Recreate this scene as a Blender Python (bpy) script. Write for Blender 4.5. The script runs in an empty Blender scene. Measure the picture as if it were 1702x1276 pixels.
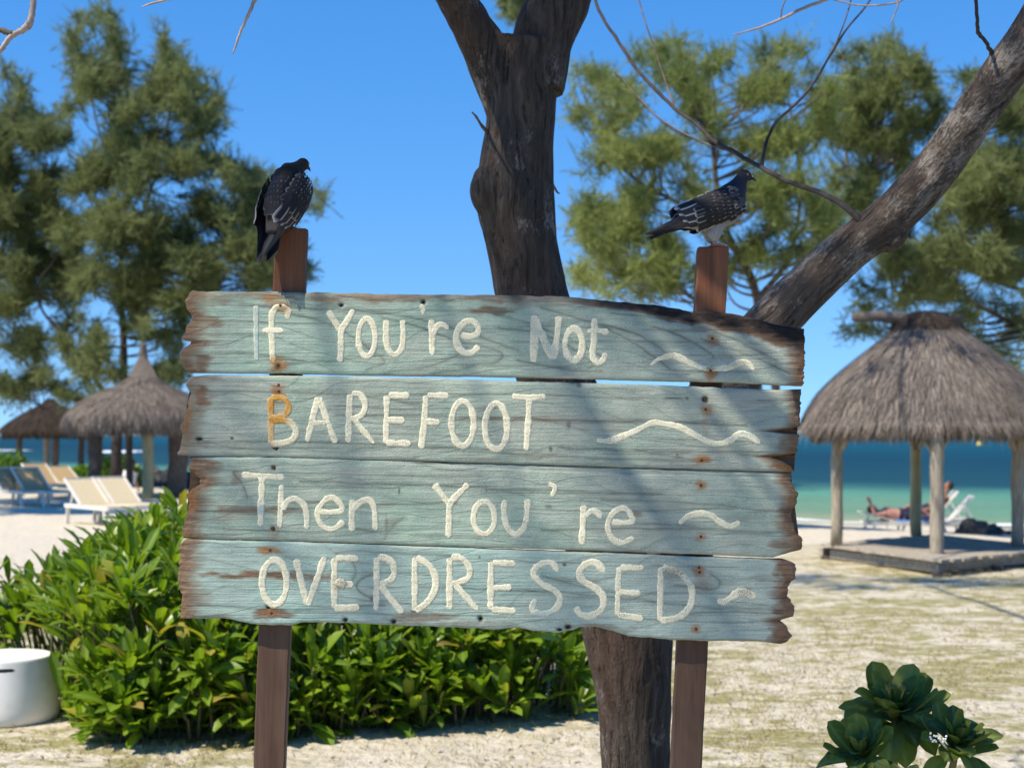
import bpy, math, random
import numpy as np
from mathutils import Vector, Matrix, noise as mnoise

# ------------------------------------------------------------------ camera, sky, sun, exposure
scene = bpy.context.scene
COL = scene.collection
CAM_H = 1.75          # eye height
FPX = 1278.0          # photo pixels per metre of offset, per metre of half depth (focal length is twice this)
HOR = 713.0           # sea horizon row in the photo
CX = 851.0
cam_d = bpy.data.cameras.new("camera")
cam = bpy.data.objects.new("camera", cam_d)
COL.objects.link(cam)
cam.location = (0, 0, CAM_H)
cam.rotation_euler = (math.radians(90), 0, 0)
cam_d.sensor_width = 36.0
cam_d.lens = 36.0 * 2 * FPX / 1702.0
cam_d.shift_y = (HOR - 638.0) / 1702.0
cam_d.clip_start = 0.05
cam_d.clip_end = 20000
cam_d.dof.use_dof = True
cam_d.dof.focus_distance = 4.09
cam_d.dof.aperture_fstop = 4.9
scene.camera = cam

SUN_EL = math.radians(53)
SUN_AZ = math.atan2(-0.85, -0.53)          # clockwise from +Y
sun_vec = Vector((math.sin(SUN_AZ) * math.cos(SUN_EL), math.cos(SUN_AZ) * math.cos(SUN_EL), math.sin(SUN_EL)))
world = bpy.data.worlds.new("World")
scene.world = world
world.use_nodes = True
wn = world.node_tree
bg = wn.nodes["Background"]
sky = wn.nodes.new("ShaderNodeTexSky")
sky.sky_type = 'NISHITA'
sky.sun_disc = False
sky.sun_elevation = SUN_EL
sky.sun_rotation = SUN_AZ % (2 * math.pi)
sky.air_density = 1.0
sky.dust_density = 0.0
sky.ozone_density = 2.6
sky.altitude = 0
hs = wn.nodes.new("ShaderNodeHueSaturation")
hs.inputs["Saturation"].default_value = 1.54
hs.inputs["Value"].default_value = 1.75
hs.inputs["Hue"].default_value = 0.508
# the horizon band of the model is hazier than this clear tropical air: look the sky up a little higher
tcw = wn.nodes.new("ShaderNodeTexCoord")
upv = wn.nodes.new("ShaderNodeVectorMath"); upv.operation = 'ADD'; upv.inputs[1].default_value = (0, 0, 0.14)
nrmv = wn.nodes.new("ShaderNodeVectorMath"); nrmv.operation = 'NORMALIZE'
wn.links.new(tcw.outputs["Generated"], upv.inputs[0]); wn.links.new(upv.outputs[0], nrmv.inputs[0]); wn.links.new(nrmv.outputs[0], sky.inputs["Vector"])
gm = wn.nodes.new("ShaderNodeGamma"); gm.inputs["Gamma"].default_value = 0.8
wn.links.new(sky.outputs[0], gm.inputs["Color"])
wn.links.new(gm.outputs[0], hs.inputs["Color"])
wn.links.new(hs.outputs[0], bg.inputs["Color"])
bg.inputs["Strength"].default_value = 0.112
sl = bpy.data.lights.new("sun", 'SUN')
sl.energy = 4.7
sl.angle = math.radians(0.53)
sl.color = (1.0, 0.91, 0.76)
sun = bpy.data.objects.new("sun", sl)
COL.objects.link(sun)
sun.rotation_euler = sun_vec.to_track_quat('Z', 'Y').to_euler()
vs = scene.view_settings
vs.view_transform = 'Standard'
vs.look = 'None'
vs.exposure = 0.58
vs.gamma = 1.0
vs.use_curve_mapping = False

# ------------------------------------------------------------------ helpers
rng = np.random.default_rng(7)
random.seed(7)

def P(px, py, d):
    """world point seen at photo pixel (px, py) at a depth of 2 d metres"""
    return Vector(((px - CX) / FPX * d, 2 * d, CAM_H - (py - HOR) / FPX * d))

def link(o, parent=None):
    COL.objects.link(o)
    if parent is not None:
        o.parent = parent
    return o

def tag(o, label=None, cat=None, group=None, kind=None):
    if label: o["label"] = label
    if cat: o["category"] = cat
    if group: o["group"] = group
    if kind: o["kind"] = kind
    return o

def empty(name, loc=(0, 0, 0), rz=0.0):
    o = bpy.data.objects.new(name, None)
    COL.objects.link(o)
    o.location = loc
    o.rotation_euler = (0, 0, rz)
    o.empty_display_size = 0.1
    return o

def mesh_np(name, V, F, m=None, parent=None, smooth=True, loc=None):
    """F: (n,3) or (n,4) int array, or a list of polygons"""
    me = bpy.data.meshes.new(name)
    V = np.asarray(V, dtype=np.float32)
    if isinstance(F, np.ndarray):
        n, k = F.shape
        me.vertices.add(len(V)); me.vertices.foreach_set("co", V.ravel())
        me.loops.add(n * k); me.loops.foreach_set("vertex_index", F.astype(np.int32).ravel())
        me.polygons.add(n)
        me.polygons.foreach_set("loop_start", np.arange(0, n * k, k, dtype=np.int32))
        me.update(calc_edges=True)
        me.validate()
    else:
        me.from_pydata([tuple(v) for v in V], [], F)
        me.update()
    if smooth:
        me.polygons.foreach_set("use_smooth", np.ones(len(me.polygons), dtype=bool))
    if m is not None:
        me.materials.append(m)
    o = bpy.data.objects.new(name, me)
    link(o, parent)
    if loc is not None:
        o.location = loc
    return o

def wmesh(name, me, m, parent=None):
    if m is not None:
        me.materials.clear(); me.materials.append(m)
    o = bpy.data.objects.new(name, me)
    link(o, parent)
    return o

class MB:
    """collects verts and faces of several shapes into one mesh"""
    def __init__(s): s.v = []; s.f = []
    def add(s, V, F):
        n = len(s.v)
        s.v += [tuple(v) for v in V]
        s.f += [tuple(i + n for i in f) for f in F]
        return s
    def box(s, c, size, M=None):
        x, y, z = size[0] / 2, size[1] / 2, size[2] / 2
        V = [Vector((sx * x, sy * y, sz * z)) for sx in (-1, 1) for sy in (-1, 1) for sz in (-1, 1)]
        if M is not None: V = [M @ v for v in V]
        V = [v + Vector(c) for v in V]
        return s.add(V, [(0, 1, 3, 2), (4, 6, 7, 5), (0, 4, 5, 1), (2, 3, 7, 6), (0, 2, 6, 4), (1, 5, 7, 3)])
    def bar(s, a, b, w, t, up=(0, 0, 1)):
        a = Vector(a); b = Vector(b); d = (b - a); L = d.length; d.normalize()
        u = Vector(up); sd = d.cross(u)
        if sd.length < 1e-4: sd = d.cross(Vector((0, 1, 0)))
        sd.normalize(); u = sd.cross(d)
        M = Matrix((d, sd, u)).transposed()
        return s.box((a + b) / 2, (L, w, t), M)
    def tube(s, pts, radii, n=8, ey=1.0, caps=True, jit=0.0):
        V, F = tube(pts, radii, n, caps, jit)
        return s.add(V, F)
    def build(s, name, m=None, parent=None, smooth=False):
        return mesh_np(name, np.array(s.v), s.f, m, parent, smooth)

def spline(pts, sub):
    """Catmull-Rom through rows of pts (any dimension)"""
    P_ = np.array(pts, dtype=float)
    if len(P_) < 3 or sub <= 1: 
        return P_
    Q = np.vstack([2 * P_[0] - P_[1], P_, 2 * P_[-1] - P_[-2]])
    out = []
    for i in range(1, len(Q) - 2):
        p0, p1, p2, p3 = Q[i - 1], Q[i], Q[i + 1], Q[i + 2]
        for k in range(sub):
            t = k / sub
            out.append(0.5 * ((2 * p1) + (-p0 + p2) * t + (2 * p0 - 5 * p1 + 4 * p2 - p3) * t * t + (-p0 + 3 * p1 - 3 * p2 + p3) * t ** 3))
    out.append(P_[-1])
    return np.array(out)

def tube(pts, radii, n=8, caps=True, jit=0.0):
    pts = [Vector(p) for p in pts]
    V = []; F = []
    prev = None
    for i, p in enumerate(pts):
        a = pts[max(i - 1, 0)]; b = pts[min(i + 1, len(pts) - 1)]
        d = (b - a)
        if d.length < 1e-9: d = Vector((0, 0, 1))
        d.normalize()
        if prev is None:
            u = d.cross(Vector((0.13, 0.95, 0.21)))
            if u.length < 1e-3: u = d.cross(Vector((1, 0, 0)))
            u.normalize()
        else:
            u = prev - d * prev.dot(d)
            if u.length < 1e-4: u = d.cross(Vector((0, 1, 0)))
            u.normalize()
        prev = u
        w = d.cross(u)
        r = radii[i]
        ru, rw = (r, r) if np.isscalar(r) else (r[0], r[1])
        for k in range(n):
            th = 2 * math.pi * k / n
            q = 1 + (random.uniform(-jit, jit) if jit else 0)
            V.append(p + (u * (ru * math.cos(th)) + w * (rw * math.sin(th))) * q)
    for i in range(len(pts) - 1):
        for k in range(n):
            k2 = (k + 1) % n
            F.append((i * n + k, i * n + k2, (i + 1) * n + k2, (i + 1) * n + k))
    if caps:
        F.append(tuple(range(n - 1, -1, -1)))
        F.append(tuple((len(pts) - 1) * n + k for k in range(n)))
    return V, F

def ellip(c, r, M=None, nu=12, nv=8):
    V = []; F = []
    for j in range(nv + 1):
        ph = math.pi * j / nv
        for i in range(nu):
            th = 2 * math.pi * i / nu
            v = Vector((r[0] * math.sin(ph) * math.cos(th), r[1] * math.sin(ph) * math.sin(th), r[2] * math.cos(ph)))
            if M is not None: v = M @ v
            V.append(v + Vector(c))
    for j in range(nv):
        for i in range(nu):
            i2 = (i + 1) % nu
            if j == 0: F.append((i, nu + i, nu + i2))
            elif j == nv - 1: F.append((j * nu + i, (j + 1) * nu + i, j * nu + i2))
            else: F.append((j * nu + i, (j + 1) * nu + i, (j + 1) * nu + i2, j * nu + i2))
    return V, F

def blend(mb, voxel, smooth=4, name="blend"):
    """fuse overlapping shapes of an MB into one continuous mesh (voxel remesh + smoothing)"""
    me = bpy.data.meshes.new(name)
    me.from_pydata(mb.v, [], mb.f); me.update()
    o = bpy.data.objects.new(name, me)
    COL.objects.link(o)
    md = o.modifiers.new("r", 'REMESH'); md.mode = 'VOXEL'; md.voxel_size = voxel; md.use_smooth_shade = True
    if smooth:
        sm = o.modifiers.new("s", 'SMOOTH'); sm.factor = 0.5; sm.iterations = smooth
    dg = bpy.context.evaluated_depsgraph_get()
    dg.update()
    res = bpy.data.meshes.new_from_object(o.evaluated_get(dg))
    bpy.data.objects.remove(o)
    bpy.data.meshes.remove(me)
    res.polygons.foreach_set("use_smooth", np.ones(len(res.polygons), dtype=bool))
    return res

def get_co(me):
    a = np.empty(len(me.vertices) * 3, dtype=np.float32); me.vertices.foreach_get("co", a); return a.reshape(-1, 3)
def get_no(me):
    a = np.empty(len(me.vertices) * 3, dtype=np.float32); me.vertices.foreach_get("normal", a); return a.reshape(-1, 3)
def set_co(me, a):
    me.vertices.foreach_set("co", np.asarray(a, dtype=np.float32).ravel()); me.update()
def set_mask(me, A, name="mask"):
    at = me.attributes.new(name, 'FLOAT_COLOR', 'POINT')
    at.data.foreach_set("color", np.asarray(A, dtype=np.float32).ravel())

def hash2(ix, iy, seed):
    h = (ix.astype(np.int64) * 374761393 + iy.astype(np.int64) * 668265263 + seed * 1442695041) & 0xffffffff
    h = ((h ^ (h >> 13)) * 1274126177) & 0xffffffff
    h = (h ^ (h >> 16)) & 0xffff
    return h / 65535.0
def vnoise(x, y, seed=0):
    x = np.asarray(x, dtype=float); y = np.asarray(y, dtype=float)
    ix = np.floor(x); iy = np.floor(y); fx = x - ix; fy = y - iy
    fx = fx * fx * (3 - 2 * fx); fy = fy * fy * (3 - 2 * fy)
    a = hash2(ix, iy, seed); b = hash2(ix + 1, iy, seed); c = hash2(ix, iy + 1, seed); d = hash2(ix + 1, iy + 1, seed)
    return (a * (1 - fx) + b * fx) * (1 - fy) + (c * (1 - fx) + d * fx) * fy
def fbm(x, y, seed=0, oct=4):
    s = 0; a = 0.5; t = 0
    for o in range(oct):
        s = s + a * vnoise(np.asarray(x) * 2 ** o, np.asarray(y) * 2 ** o, seed + o * 17); t += a; a *= 0.5
    return s / t
def sstep(a, b, x):
    t = np.clip((np.asarray(x, dtype=float) - a) / (b - a), 0, 1)
    return t * t * (3 - 2 * t)

# ---- node materials
def newmat(name):
    m = bpy.data.materials.new(name); m.use_nodes = True
    return m, m.node_tree, m.node_tree.nodes["Principled BSDF"]
def nd(nt, typ, props=None, **inp):
    n = nt.nodes.new(typ)
    for k, v in (props or {}).items(): setattr(n, k, v)
    for k, v in inp.items():
        key = k.replace('_', ' ')
        sock = n.inputs[key] if key in n.inputs else n.inputs[int(k[1:])]
        if hasattr(v, 'is_output'): nt.links.new(v, sock)
        else: sock.default_value = v
    return n
def noise_n(nt, vec, scale=5, detail=4, rough=0.55, dist=0.0):
    return nd(nt, "ShaderNodeTexNoise", None, Vector=vec, Scale=scale, Detail=detail, Roughness=rough, Distortion=dist).outputs[0]
def ramp(nt, fac, *stops):
    n = nt.nodes.new("ShaderNodeValToRGB")
    cr = n.color_ramp
    while len(cr.elements) < len(stops): cr.elements.new(0.5)
    for e, (p, c) in zip(cr.elements, stops):
        e.position = p
        e.color = (c, c, c, 1) if np.isscalar(c) else (*c, 1)
    nt.links.new(fac, n.inputs[0])
    return n.outputs[0]
def mixc(nt, fac, a, b, bt='MIX'):
    n = nt.nodes.new("ShaderNodeMix"); n.data_type = 'RGBA'; n.blend_type = bt
    for s, v in ((n.inputs[0], fac), (n.inputs[6], a), (n.inputs[7], b)):
        if hasattr(v, 'is_output'): nt.links.new(v, s)
        elif np.isscalar(v): s.default_value = v
        else: s.default_value = (*v, 1) if len(v) == 3 else v
    return n.outputs[2]
def mth(nt, op, a, b=0.0, clamp=False):
    n = nt.nodes.new("ShaderNodeMath"); n.operation = op; n.use_clamp = clamp
    for s, v in ((n.inputs[0], a), (n.inputs[1], b)):
        if hasattr(v, 'is_output'): nt.links.new(v, s)
        else: s.default_value = v
    return n.outputs[0]
def mapping(nt, vec, scale=(1, 1, 1), rot=(0, 0, 0), loc=(0, 0, 0)):
    n = nd(nt, "ShaderNodeMapping", None, Vector=vec)
    n.inputs["Scale"].default_value = scale; n.inputs["Rotation"].default_value = rot; n.inputs["Location"].default_value = loc
    return n.outputs[0]
def objco(nt): return nt.nodes.new("ShaderNodeTexCoord").outputs["Object"]
def bump(nt, h, strength=0.5, dist=0.01, normal=None):
    n = nd(nt, "ShaderNodeBump", None, Height=h, Strength=strength, Distance=dist)
    if normal is not None: nt.links.new(normal, n.inputs["Normal"])
    return n.outputs[0]
def L(nt, a, b): nt.links.new(a, b)

def mat_noise(name, c1, c2, scale=8, stretch=(1, 1, 1), rough=0.7, bumps=0.3, bdist=0.005, bscale=None, detail=5, spec=0.3, rot=(0, 0, 0)):
    m, nt, b = newmat(name)
    v = mapping(nt, objco(nt), stretch, rot)
    f = noise_n(nt, v, scale, detail)
    L(nt, ramp(nt, f, (0.3, c1), (0.7, c2)), b.inputs["Base Color"])
    b.inputs["Roughness"].default_value = rough
    b.inputs["Specular IOR Level"].default_value = spec
    if bumps:
        L(nt, bump(nt, noise_n(nt, v, bscale or scale * 3, 5), bumps, bdist), b.inputs["Normal"])
    return m

def mat_leaf(name, c1, c2, rough=0.4, transl=0.35, tcol=None, spec=0.5, objrand=False):
    m, nt, b = newmat(name)
    geo = nt.nodes.new("ShaderNodeNewGeometry")
    r = geo.outputs["Random Per Island"]
    if objrand:
        oi = nt.nodes.new("ShaderNodeObjectInfo")
        r = mth(nt, 'FRACT', mth(nt, 'ADD', r, oi.outputs["Random"]))
    col = ramp(nt, r, (0.0, c1), (1.0, c2))
    L(nt, col, b.inputs["Base Color"])
    b.inputs["Roughness"].default_value = rough
    b.inputs["Specular IOR Level"].default_value = spec
    t = nt.nodes.new("ShaderNodeBsdfTranslucent")
    L(nt, mixc(nt, 1.0, col, tcol or (1.3, 1.5, 0.5), 'MULTIPLY'), t.inputs[0])
    mx = nt.nodes.new("ShaderNodeMixShader"); mx.inputs[0].default_value = transl
    L(nt, b.outputs[0], mx.inputs[1]); L(nt, t.outputs[0], mx.inputs[2])
    L(nt, mx.outputs[0], nt.nodes["Material Output"].inputs[0])
    return m
# ------------------------------------------------------------------ ground and sea
SEA_Z = -0.8
def shore(x):
    x = np.asarray(x, dtype=float)
    return np.where(x < 9, 41.6 + 1.12 * (9 - x), 41.6 - 0.1 * (x - 9)) + 0.8 * np.sin(x * 0.35)
def ground_z(x, y):
    s = np.asarray(y, dtype=float) - shore(x)
    z = np.where(s < 0, SEA_Z * sstep(-21, 0.5, s), SEA_Z - 0.06 * s)
    z = np.where(s < 0, np.maximum(z, SEA_Z - 0.02), z)
    bumpy = (fbm(np.asarray(x) * 1.1, np.asarray(y) * 1.1, 3, 4) - 0.5) * 0.05
    return np.maximum(z, -6) + bumpy * sstep(2, -3, s)

def gz(x, d): return float(ground_z(x, 2 * d))     # d: half depth

m_sand, nt, b = newmat("beach_sand_and_dry_grass")
co = objco(nt)
mk = nd(nt, "ShaderNodeAttribute", {"attribute_name": "mask"})
sep = nd(nt, "ShaderNodeSeparateColor", None, Color=mk.outputs["Color"])
n1 = noise_n(nt, mapping(nt, co, (0.65, 1.2, 1)), 1.1, 6, 0.62)
n2 = noise_n(nt, co, 14, 6, 0.65)
n3 = noise_n(nt, co, 70, 3, 0.6)
sandc = ramp(nt, n2, (0.25, (0.46, 0.385, 0.28)), (0.5, (0.66, 0.585, 0.455)), (0.8, (0.76, 0.69, 0.56)))
grassc = ramp(nt, n2, (0.25, (0.175, 0.155, 0.060)), (0.55, (0.36, 0.32, 0.145)), (0.85, (0.56, 0.49, 0.28)))
n4 = noise_n(nt, mapping(nt, co, (1, 1.25, 1)), 4.2, 7, 0.68)
gf = mth(nt, 'ADD', mth(nt, 'MULTIPLY', n1, 0.55), mth(nt, 'ADD', mth(nt, 'MULTIPLY', n4, 0.75), mth(nt, 'MULTIPLY', mth(nt, 'SUBTRACT', n2, 0.5), 0.35)))
gf = ramp(nt, gf, (0.60, 0.0), (0.70, 1.0))
gf = mth(nt, 'MULTIPLY', gf, sep.outputs[0])
colr = mixc(nt, gf, sandc, grassc)
litter = ramp(nt, noise_n(nt, mapping(nt, co, (1, 2.2, 1)), 42, 2, 0.7), (0.66, 0.0), (0.70, 1.0))
colr = mixc(nt, mth(nt, 'MULTIPLY', litter, mth(nt, 'MULTIPLY', sep.outputs[0], 0.55)), colr, (0.17, 0.12, 0.07))
wet = sep.outputs[1]
colr = mixc(nt, wet, colr, (0.47, 0.40, 0.30))
L(nt, colr, b.inputs["Base Color"])
b.inputs["Roughness"].default_value = 0.95
b.inputs["Specular IOR Level"].default_value = 0.1
hh = mth(nt, 'ADD', mth(nt, 'ADD', mth(nt, 'MULTIPLY', n2, 0.8), mth(nt, 'MULTIPLY', n4, 1.6)), mth(nt, 'MULTIPLY', n3, 0.25))
L(nt, bump(nt, hh, 0.9, 0.05), b.inputs["Normal"])

def grid_sheet(xs, ys, zf):
    X, Y = np.meshgrid(xs, ys)
    Z = zf(X, Y)
    V = np.stack([X, Y, Z], -1).reshape(-1, 3)
    ny, nx = X.shape
    i = np.arange(ny - 1)[:, None] * nx + np.arange(nx - 1)[None, :]
    F = np.stack([i, i + 1, i + nx + 1, i + nx], -1).reshape(-1, 4)
    return V, F
xs = np.concatenate([np.linspace(-900, -60, 12), np.linspace(-50, -12, 40), np.linspace(-11.6, 14, 300), np.linspace(14.6, 50, 36), np.linspace(60, 900, 12)])
ys = np.concatenate([np.linspace(-300, -12, 10), np.linspace(-10, 4, 24), np.linspace(4.2, 30, 300), np.linspace(30.5, 150, 150)])
V, F = grid_sheet(xs, ys, ground_z)
gr = mesh_np("ground", V, F, m_sand)
tag(gr, kind="structure")
s_ = V[:, 1] - shore(V[:, 0])
# dry grass grows nearer than about 10 m (and in a strip on the left); the beach itself is bare
H_ = V[:, 1] / 2
grassy = sstep(10.9, 9.3, H_ - 0.22 * V[:, 0] + (fbm(V[:, 0] * .5, H_ * .7, 21, 3) - .5) * 3.0)
grassy *= 1 - 0.9 * sstep(-1.6, -4.0, V[:, 0]) * sstep(9.7, 10.6, H_ + .3 * fbm(V[:, 0], H_, 4, 2))
grassy *= 1 - 0.75 * sstep(4.9, 4.2, H_) * sstep(1.5, 0.4, np.abs(V[:, 0] + 0.3))
wetm = sstep(-1.6, -0.3, s_)
set_mask(gr.data, np.stack([grassy, wetm, 0 * wetm, 0 * wetm + 1], -1))

# grass blades, short and sparse
def slivers(base, dirv, length, width, seed=0, side=None):
    n = len(base)
    if side is None:
        r = np.random.default_rng(seed).normal(size=(n, 3))
        side = np.cross(dirv, r); 
    side = side / (np.linalg.norm(side, axis=1, keepdims=True) + 1e-9)
    tip = base + dirv * length[:, None]
    a = base - side * width[:, None] * 0.5; c = base + side * width[:, None] * 0.5
    V = np.stack([a, c, tip], 1).reshape(-1, 3)
    F = np.arange(3 * n).reshape(-1, 3)
    return V, F
def unit(a): return a / (np.linalg.norm(a, axis=-1, keepdims=True) + 1e-9)

m_grass = mat_leaf("short_dry_grass", (0.20, 0.175, 0.055), (0.56, 0.48, 0.25), 0.7, 0.25, (1.1, 1.1, 0.8), 0.2)
n = 130000
u = rng.random(n)
gy = 3.6 + 7.0 * u ** 1.15
gx = (rng.random(n) * 1.5 - 0.75) * gy
dens = .5 + 0.7 * (fbm(gx * 0.8, gy * 1.6, 55, 4) - .5) + 0.75 * (fbm(gx * 5, gy * 8, 77, 3) - .5)
keep = (rng.random(n) < sstep(0.44, 0.60, dens)) & ~((gx < -2.0) & (gy > 8.3) & (rng.random(n) > .12))
keep &= ~((np.abs(gx + .2) < 1.4) & (gy < 4.7) & (rng.random(n) > .35))
gx, gy = gx[keep], 2 * gy[keep]
base = np.stack([gx, gy, ground_z(gx, gy) - 0.004], -1)
dr = rng.normal(size=(len(gx), 3)) * np.array([0.75, 0.75, 0.15]) + np.array([0, 0, 0.75])
V, F = slivers(base, unit(dr), rng.uniform(0.02, 0.06, len(gx)), rng.uniform(0.003, 0.008, len(gx)), 3)
g = mesh_np("grass", V, F, m_grass, smooth=False)
tag(g, "short dry yellow green grass scattered over the sand in the foreground", "grass", kind="stuff")

# fallen leaf and twig litter on the sand
m_litter = mat_noise("dry_litter", (0.10, 0.06, 0.03), (0.28, 0.19, 0.10), 30, rough=0.9)
n = 3200
gy = 3.6 + 6 * rng.random(n) ** 1.3; gx = (rng.random(n) * 1.5 - 0.75) * gy; gy = 2 * gy
base = np.stack([gx, gy, ground_z(gx, gy) + 0.006], -1)
dr = rng.normal(size=(n, 3)) * np.array([1, 1, 0.12])
V, F = slivers(base, unit(dr), rng.uniform(0.03, 0.10, n), rng.uniform(0.006, 0.018, n), 5, side=np.cross(dr, np.array([0, 0, 1.0])))
g = mesh_np("leaf_litter", V, F, m_litter, smooth=False)
tag(g, "brown fallen leaves and twigs scattered on the pale sand", "leaf litter", kind="stuff")

# sea
m_sea, nt, b = newmat("lagoon_water")
co = objco(nt)
sx = nd(nt, "ShaderNodeSeparateXYZ", None, Vector=co)
# distance offshore, measured along the local shore normal, in metres
off = mth(nt, 'ADD', mth(nt, 'MULTIPLY', sx.outputs[1], 0.5), mth(nt, 'MULTIPLY', mth(nt, 'MINIMUM', sx.outputs[0], 40.0), 0.56))
wob = noise_n(nt, mapping(nt, co, (0.02, 0.03, 1)), 1.0, 4)
off = mth(nt, 'ADD', off, mth(nt, 'MULTIPLY', mth(nt, 'SUBTRACT', wob, 0.5), 22.0))
lo = mth(nt, 'DIVIDE', mth(nt, 'LOGARITHM', mth(nt, 'MAXIMUM', off, 1.0), 10.0), 3.2)
seac = ramp(nt, lo, (0.430, (0.34, 0.34, 0.20)), (0.450, (0.17, 0.29, 0.17)), (0.490, (0.10, 0.27, 0.18)), (0.515, (0.012, 0.060, 0.078)),
            (0.60, (0.007, 0.044, 0.070)), (0.69, (0.004, 0.075, 0.115)), (0.86, (0.006, 0.095, 0.14)), (0.94, (0.006, 0.05, 0.09)))
st = noise_n(nt, mapping(nt, co, (0.03, 0.08, 1)), 1.6, 5)
seac = mixc(nt, ramp(nt, st, (0.35, 0.0), (0.7, 0.45)), seac, mixc(nt, 0.5, seac, (0.006, 0.035, 0.045)))
dif = nt.nodes.new("ShaderNodeBsdfDiffuse"); L(nt, seac, dif.inputs[0])
glo = nt.nodes.new("ShaderNodeBsdfGlossy"); glo.inputs["Roughness"].default_value = 0.22
mxs = nt.nodes.new("ShaderNodeMixShader"); mxs.inputs[0].default_value = 0.10
L(nt, dif.outputs[0], mxs.inputs[1]); L(nt, glo.outputs[0], mxs.inputs[2]); L(nt, mxs.outputs[0], nt.nodes["Material Output"].inputs[0])
w1 = noise_n(nt, mapping(nt, co, (0.5, 1.3, 1)), 1.6, 5, 0.6)
bn = bump(nt, w1, 1.0, 0.35); L(nt, bn, glo.inputs["Normal"]); L(nt, bn, dif.inputs["Normal"])
xs = np.concatenate([np.linspace(-6000, -80, 16), np.linspace(-60, 60, 40), np.linspace(80, 6000, 16)])
ys = np.concatenate([np.linspace(28, 240, 120), np.linspace(250, 16000, 40)])
V, F = grid_sheet(xs, ys, lambda X, Y: np.full_like(X, SEA_Z) + 0.02 * np.sin(Y * 1.7 + 0.6 * np.sin(X * .5)))
tag(mesh_np("sea", V, F, m_sea), kind="structure")

m_foam = mat_noise("white_sea_foam", (0.72, 0.76, 0.78), (0.86, 0.88, 0.88), 3, rough=0.8, bumps=0.6, bdist=0.05)
def foam(name, xs, yf, w, hgt, seed):
    X = np.asarray(xs, dtype=float); ww = w * (0.25 + 1.1 * fbm(X * 0.6 / max(w, .3), X * 0 + seed, seed, 3)) * sstep(0, 1, np.minimum(X - X[0], X[-1] - X) / (0.1 * (X[-1] - X[0])))
    Y = yf(X)
    rows = []
    for t, hz in ((-.5, -.03), (-.25, .7), (0, 1), (.3, .6), (.5, -.03)):
        rows.append(np.stack([X, Y + t * ww, SEA_Z + 0.012 + hgt * hz * (0.4 + fbm(X * 1.3 / max(w, .3), X * 0 + t * 9, seed + 5, 3)) * np.minimum(1, ww / w)], -1))
    V = np.concatenate(rows); k = len(X)
    F = [(r * k + i, r * k + i + 1, (r + 1) * k + i + 1, (r + 1) * k + i) for r in range(4) for i in range(k - 1)]
    o = mesh_np(name, V, np.array(F), m_foam)
    tag(o, kind="structure")
foam("shore_foam", np.linspace(5, 26, 160), lambda x: shore(x) + 0.5, 0.8, 0.03, 3)
foam("shore_foam", np.linspace(-30, 5, 160), lambda x: shore(x) + 0.6, 1.2, 0.05, 8)
foam("reef_surf", np.linspace(-700, 900, 300), lambda x: 1240 + 80 * np.sin(x * .01), 110, 1.7, 11)
foam("reef_surf", np.linspace(-260, -150, 90), lambda x: 660 + 0 * x, 28, 1.3, 12)
foam("reef_surf", np.linspace(-45.4, -40.8, 60), lambda x: 170 + 0 * x, 6.0, 0.25, 13)
foam("reef_surf", np.linspace(-75, -57, 60), lambda x: 184 + 0 * x, 5, 0.12, 14)
# ------------------------------------------------------------------ the painted plank sign
SD = 4.10
K = SD / (2 * FPX)
def sx_(px): return (np.asarray(px, dtype=float) - CX) * K
def sz_(py): return CAM_H - (np.asarray(py, dtype=float) - HOR) * K
YF = -0.0125      # front face of the planks, in sign space (origin on the ground below the sign)

m_paint, nt, b = newmat("weathered_teal_paint")
co = objco(nt)
oi = nt.nodes.new("ShaderNodeObjectInfo")
offs = nd(nt, "ShaderNodeCombineXYZ", None, X=mth(nt, 'MULTIPLY', oi.outputs["Random"], 7.0), Y=0.0, Z=mth(nt, 'MULTIPLY', oi.outputs["Random"], 3.0))
cov = nd(nt, "ShaderNodeVectorMath", {"operation": 'ADD'}, i0=co, i1=offs.outputs[0]).outputs[0]
mk = nd(nt, "ShaderNodeAttribute", {"attribute_name": "mask"})
sep = nd(nt, "ShaderNodeSeparateColor", None, Color=mk.outputs["Color"])
wear, rust, dark = sep.outputs[0], sep.outputs[1], sep.outputs[2]
big = noise_n(nt, mapping(nt, cov, (3.2, 1, 5)), 1.0, 5, 0.6)
mid = noise_n(nt, mapping(nt, cov, (7, 1, 22)), 1.3, 6, 0.68, 0.4)
# flame-like growth rings: strongly stretched noise, folded
warp = noise_n(nt, mapping(nt, cov, (1.6, 1, 3.0)), 1.0, 2)
wv = nd(nt, "ShaderNodeCombineXYZ", None, X=0.0, Y=0.0, Z=mth(nt, 'MULTIPLY', warp, 0.34))
gco = nd(nt, "ShaderNodeVectorMath", {"operation": 'ADD'}, i0=cov, i1=wv.outputs[0]).outputs[0]
rings = nd(nt, "ShaderNodeTexWave", {"wave_type": 'BANDS', "bands_direction": 'Z', "wave_profile": 'SAW'}, Vector=mapping(nt, gco, (0.5, 1, 1)), Scale=7.0, Distortion=1.6, Detail=3.0)
rings.inputs["Detail Scale"].default_value = 1.5
ringl = ramp(nt, rings.outputs[1], (0.70, 0.0), (0.95, 0.9), (1.0, 0.2))
fib = noise_n(nt, mapping(nt, cov, (5, 1, 190)), 1.0, 4, 0.6)
brush = noise_n(nt, mapping(nt, cov, (230, 1, 9)), 1.0, 3, 0.6)
peb = noise_n(nt, mapping(nt, cov, (1, 1, 1)), 260, 3, 0.6)
teal = ramp(nt, mid, (0.22, (0.17, 0.28, 0.205)), (0.42, (0.265, 0.40, 0.30)), (0.60, (0.37, 0.49, 0.37)), (0.80, (0.56, 0.63, 0.50)))
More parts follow.
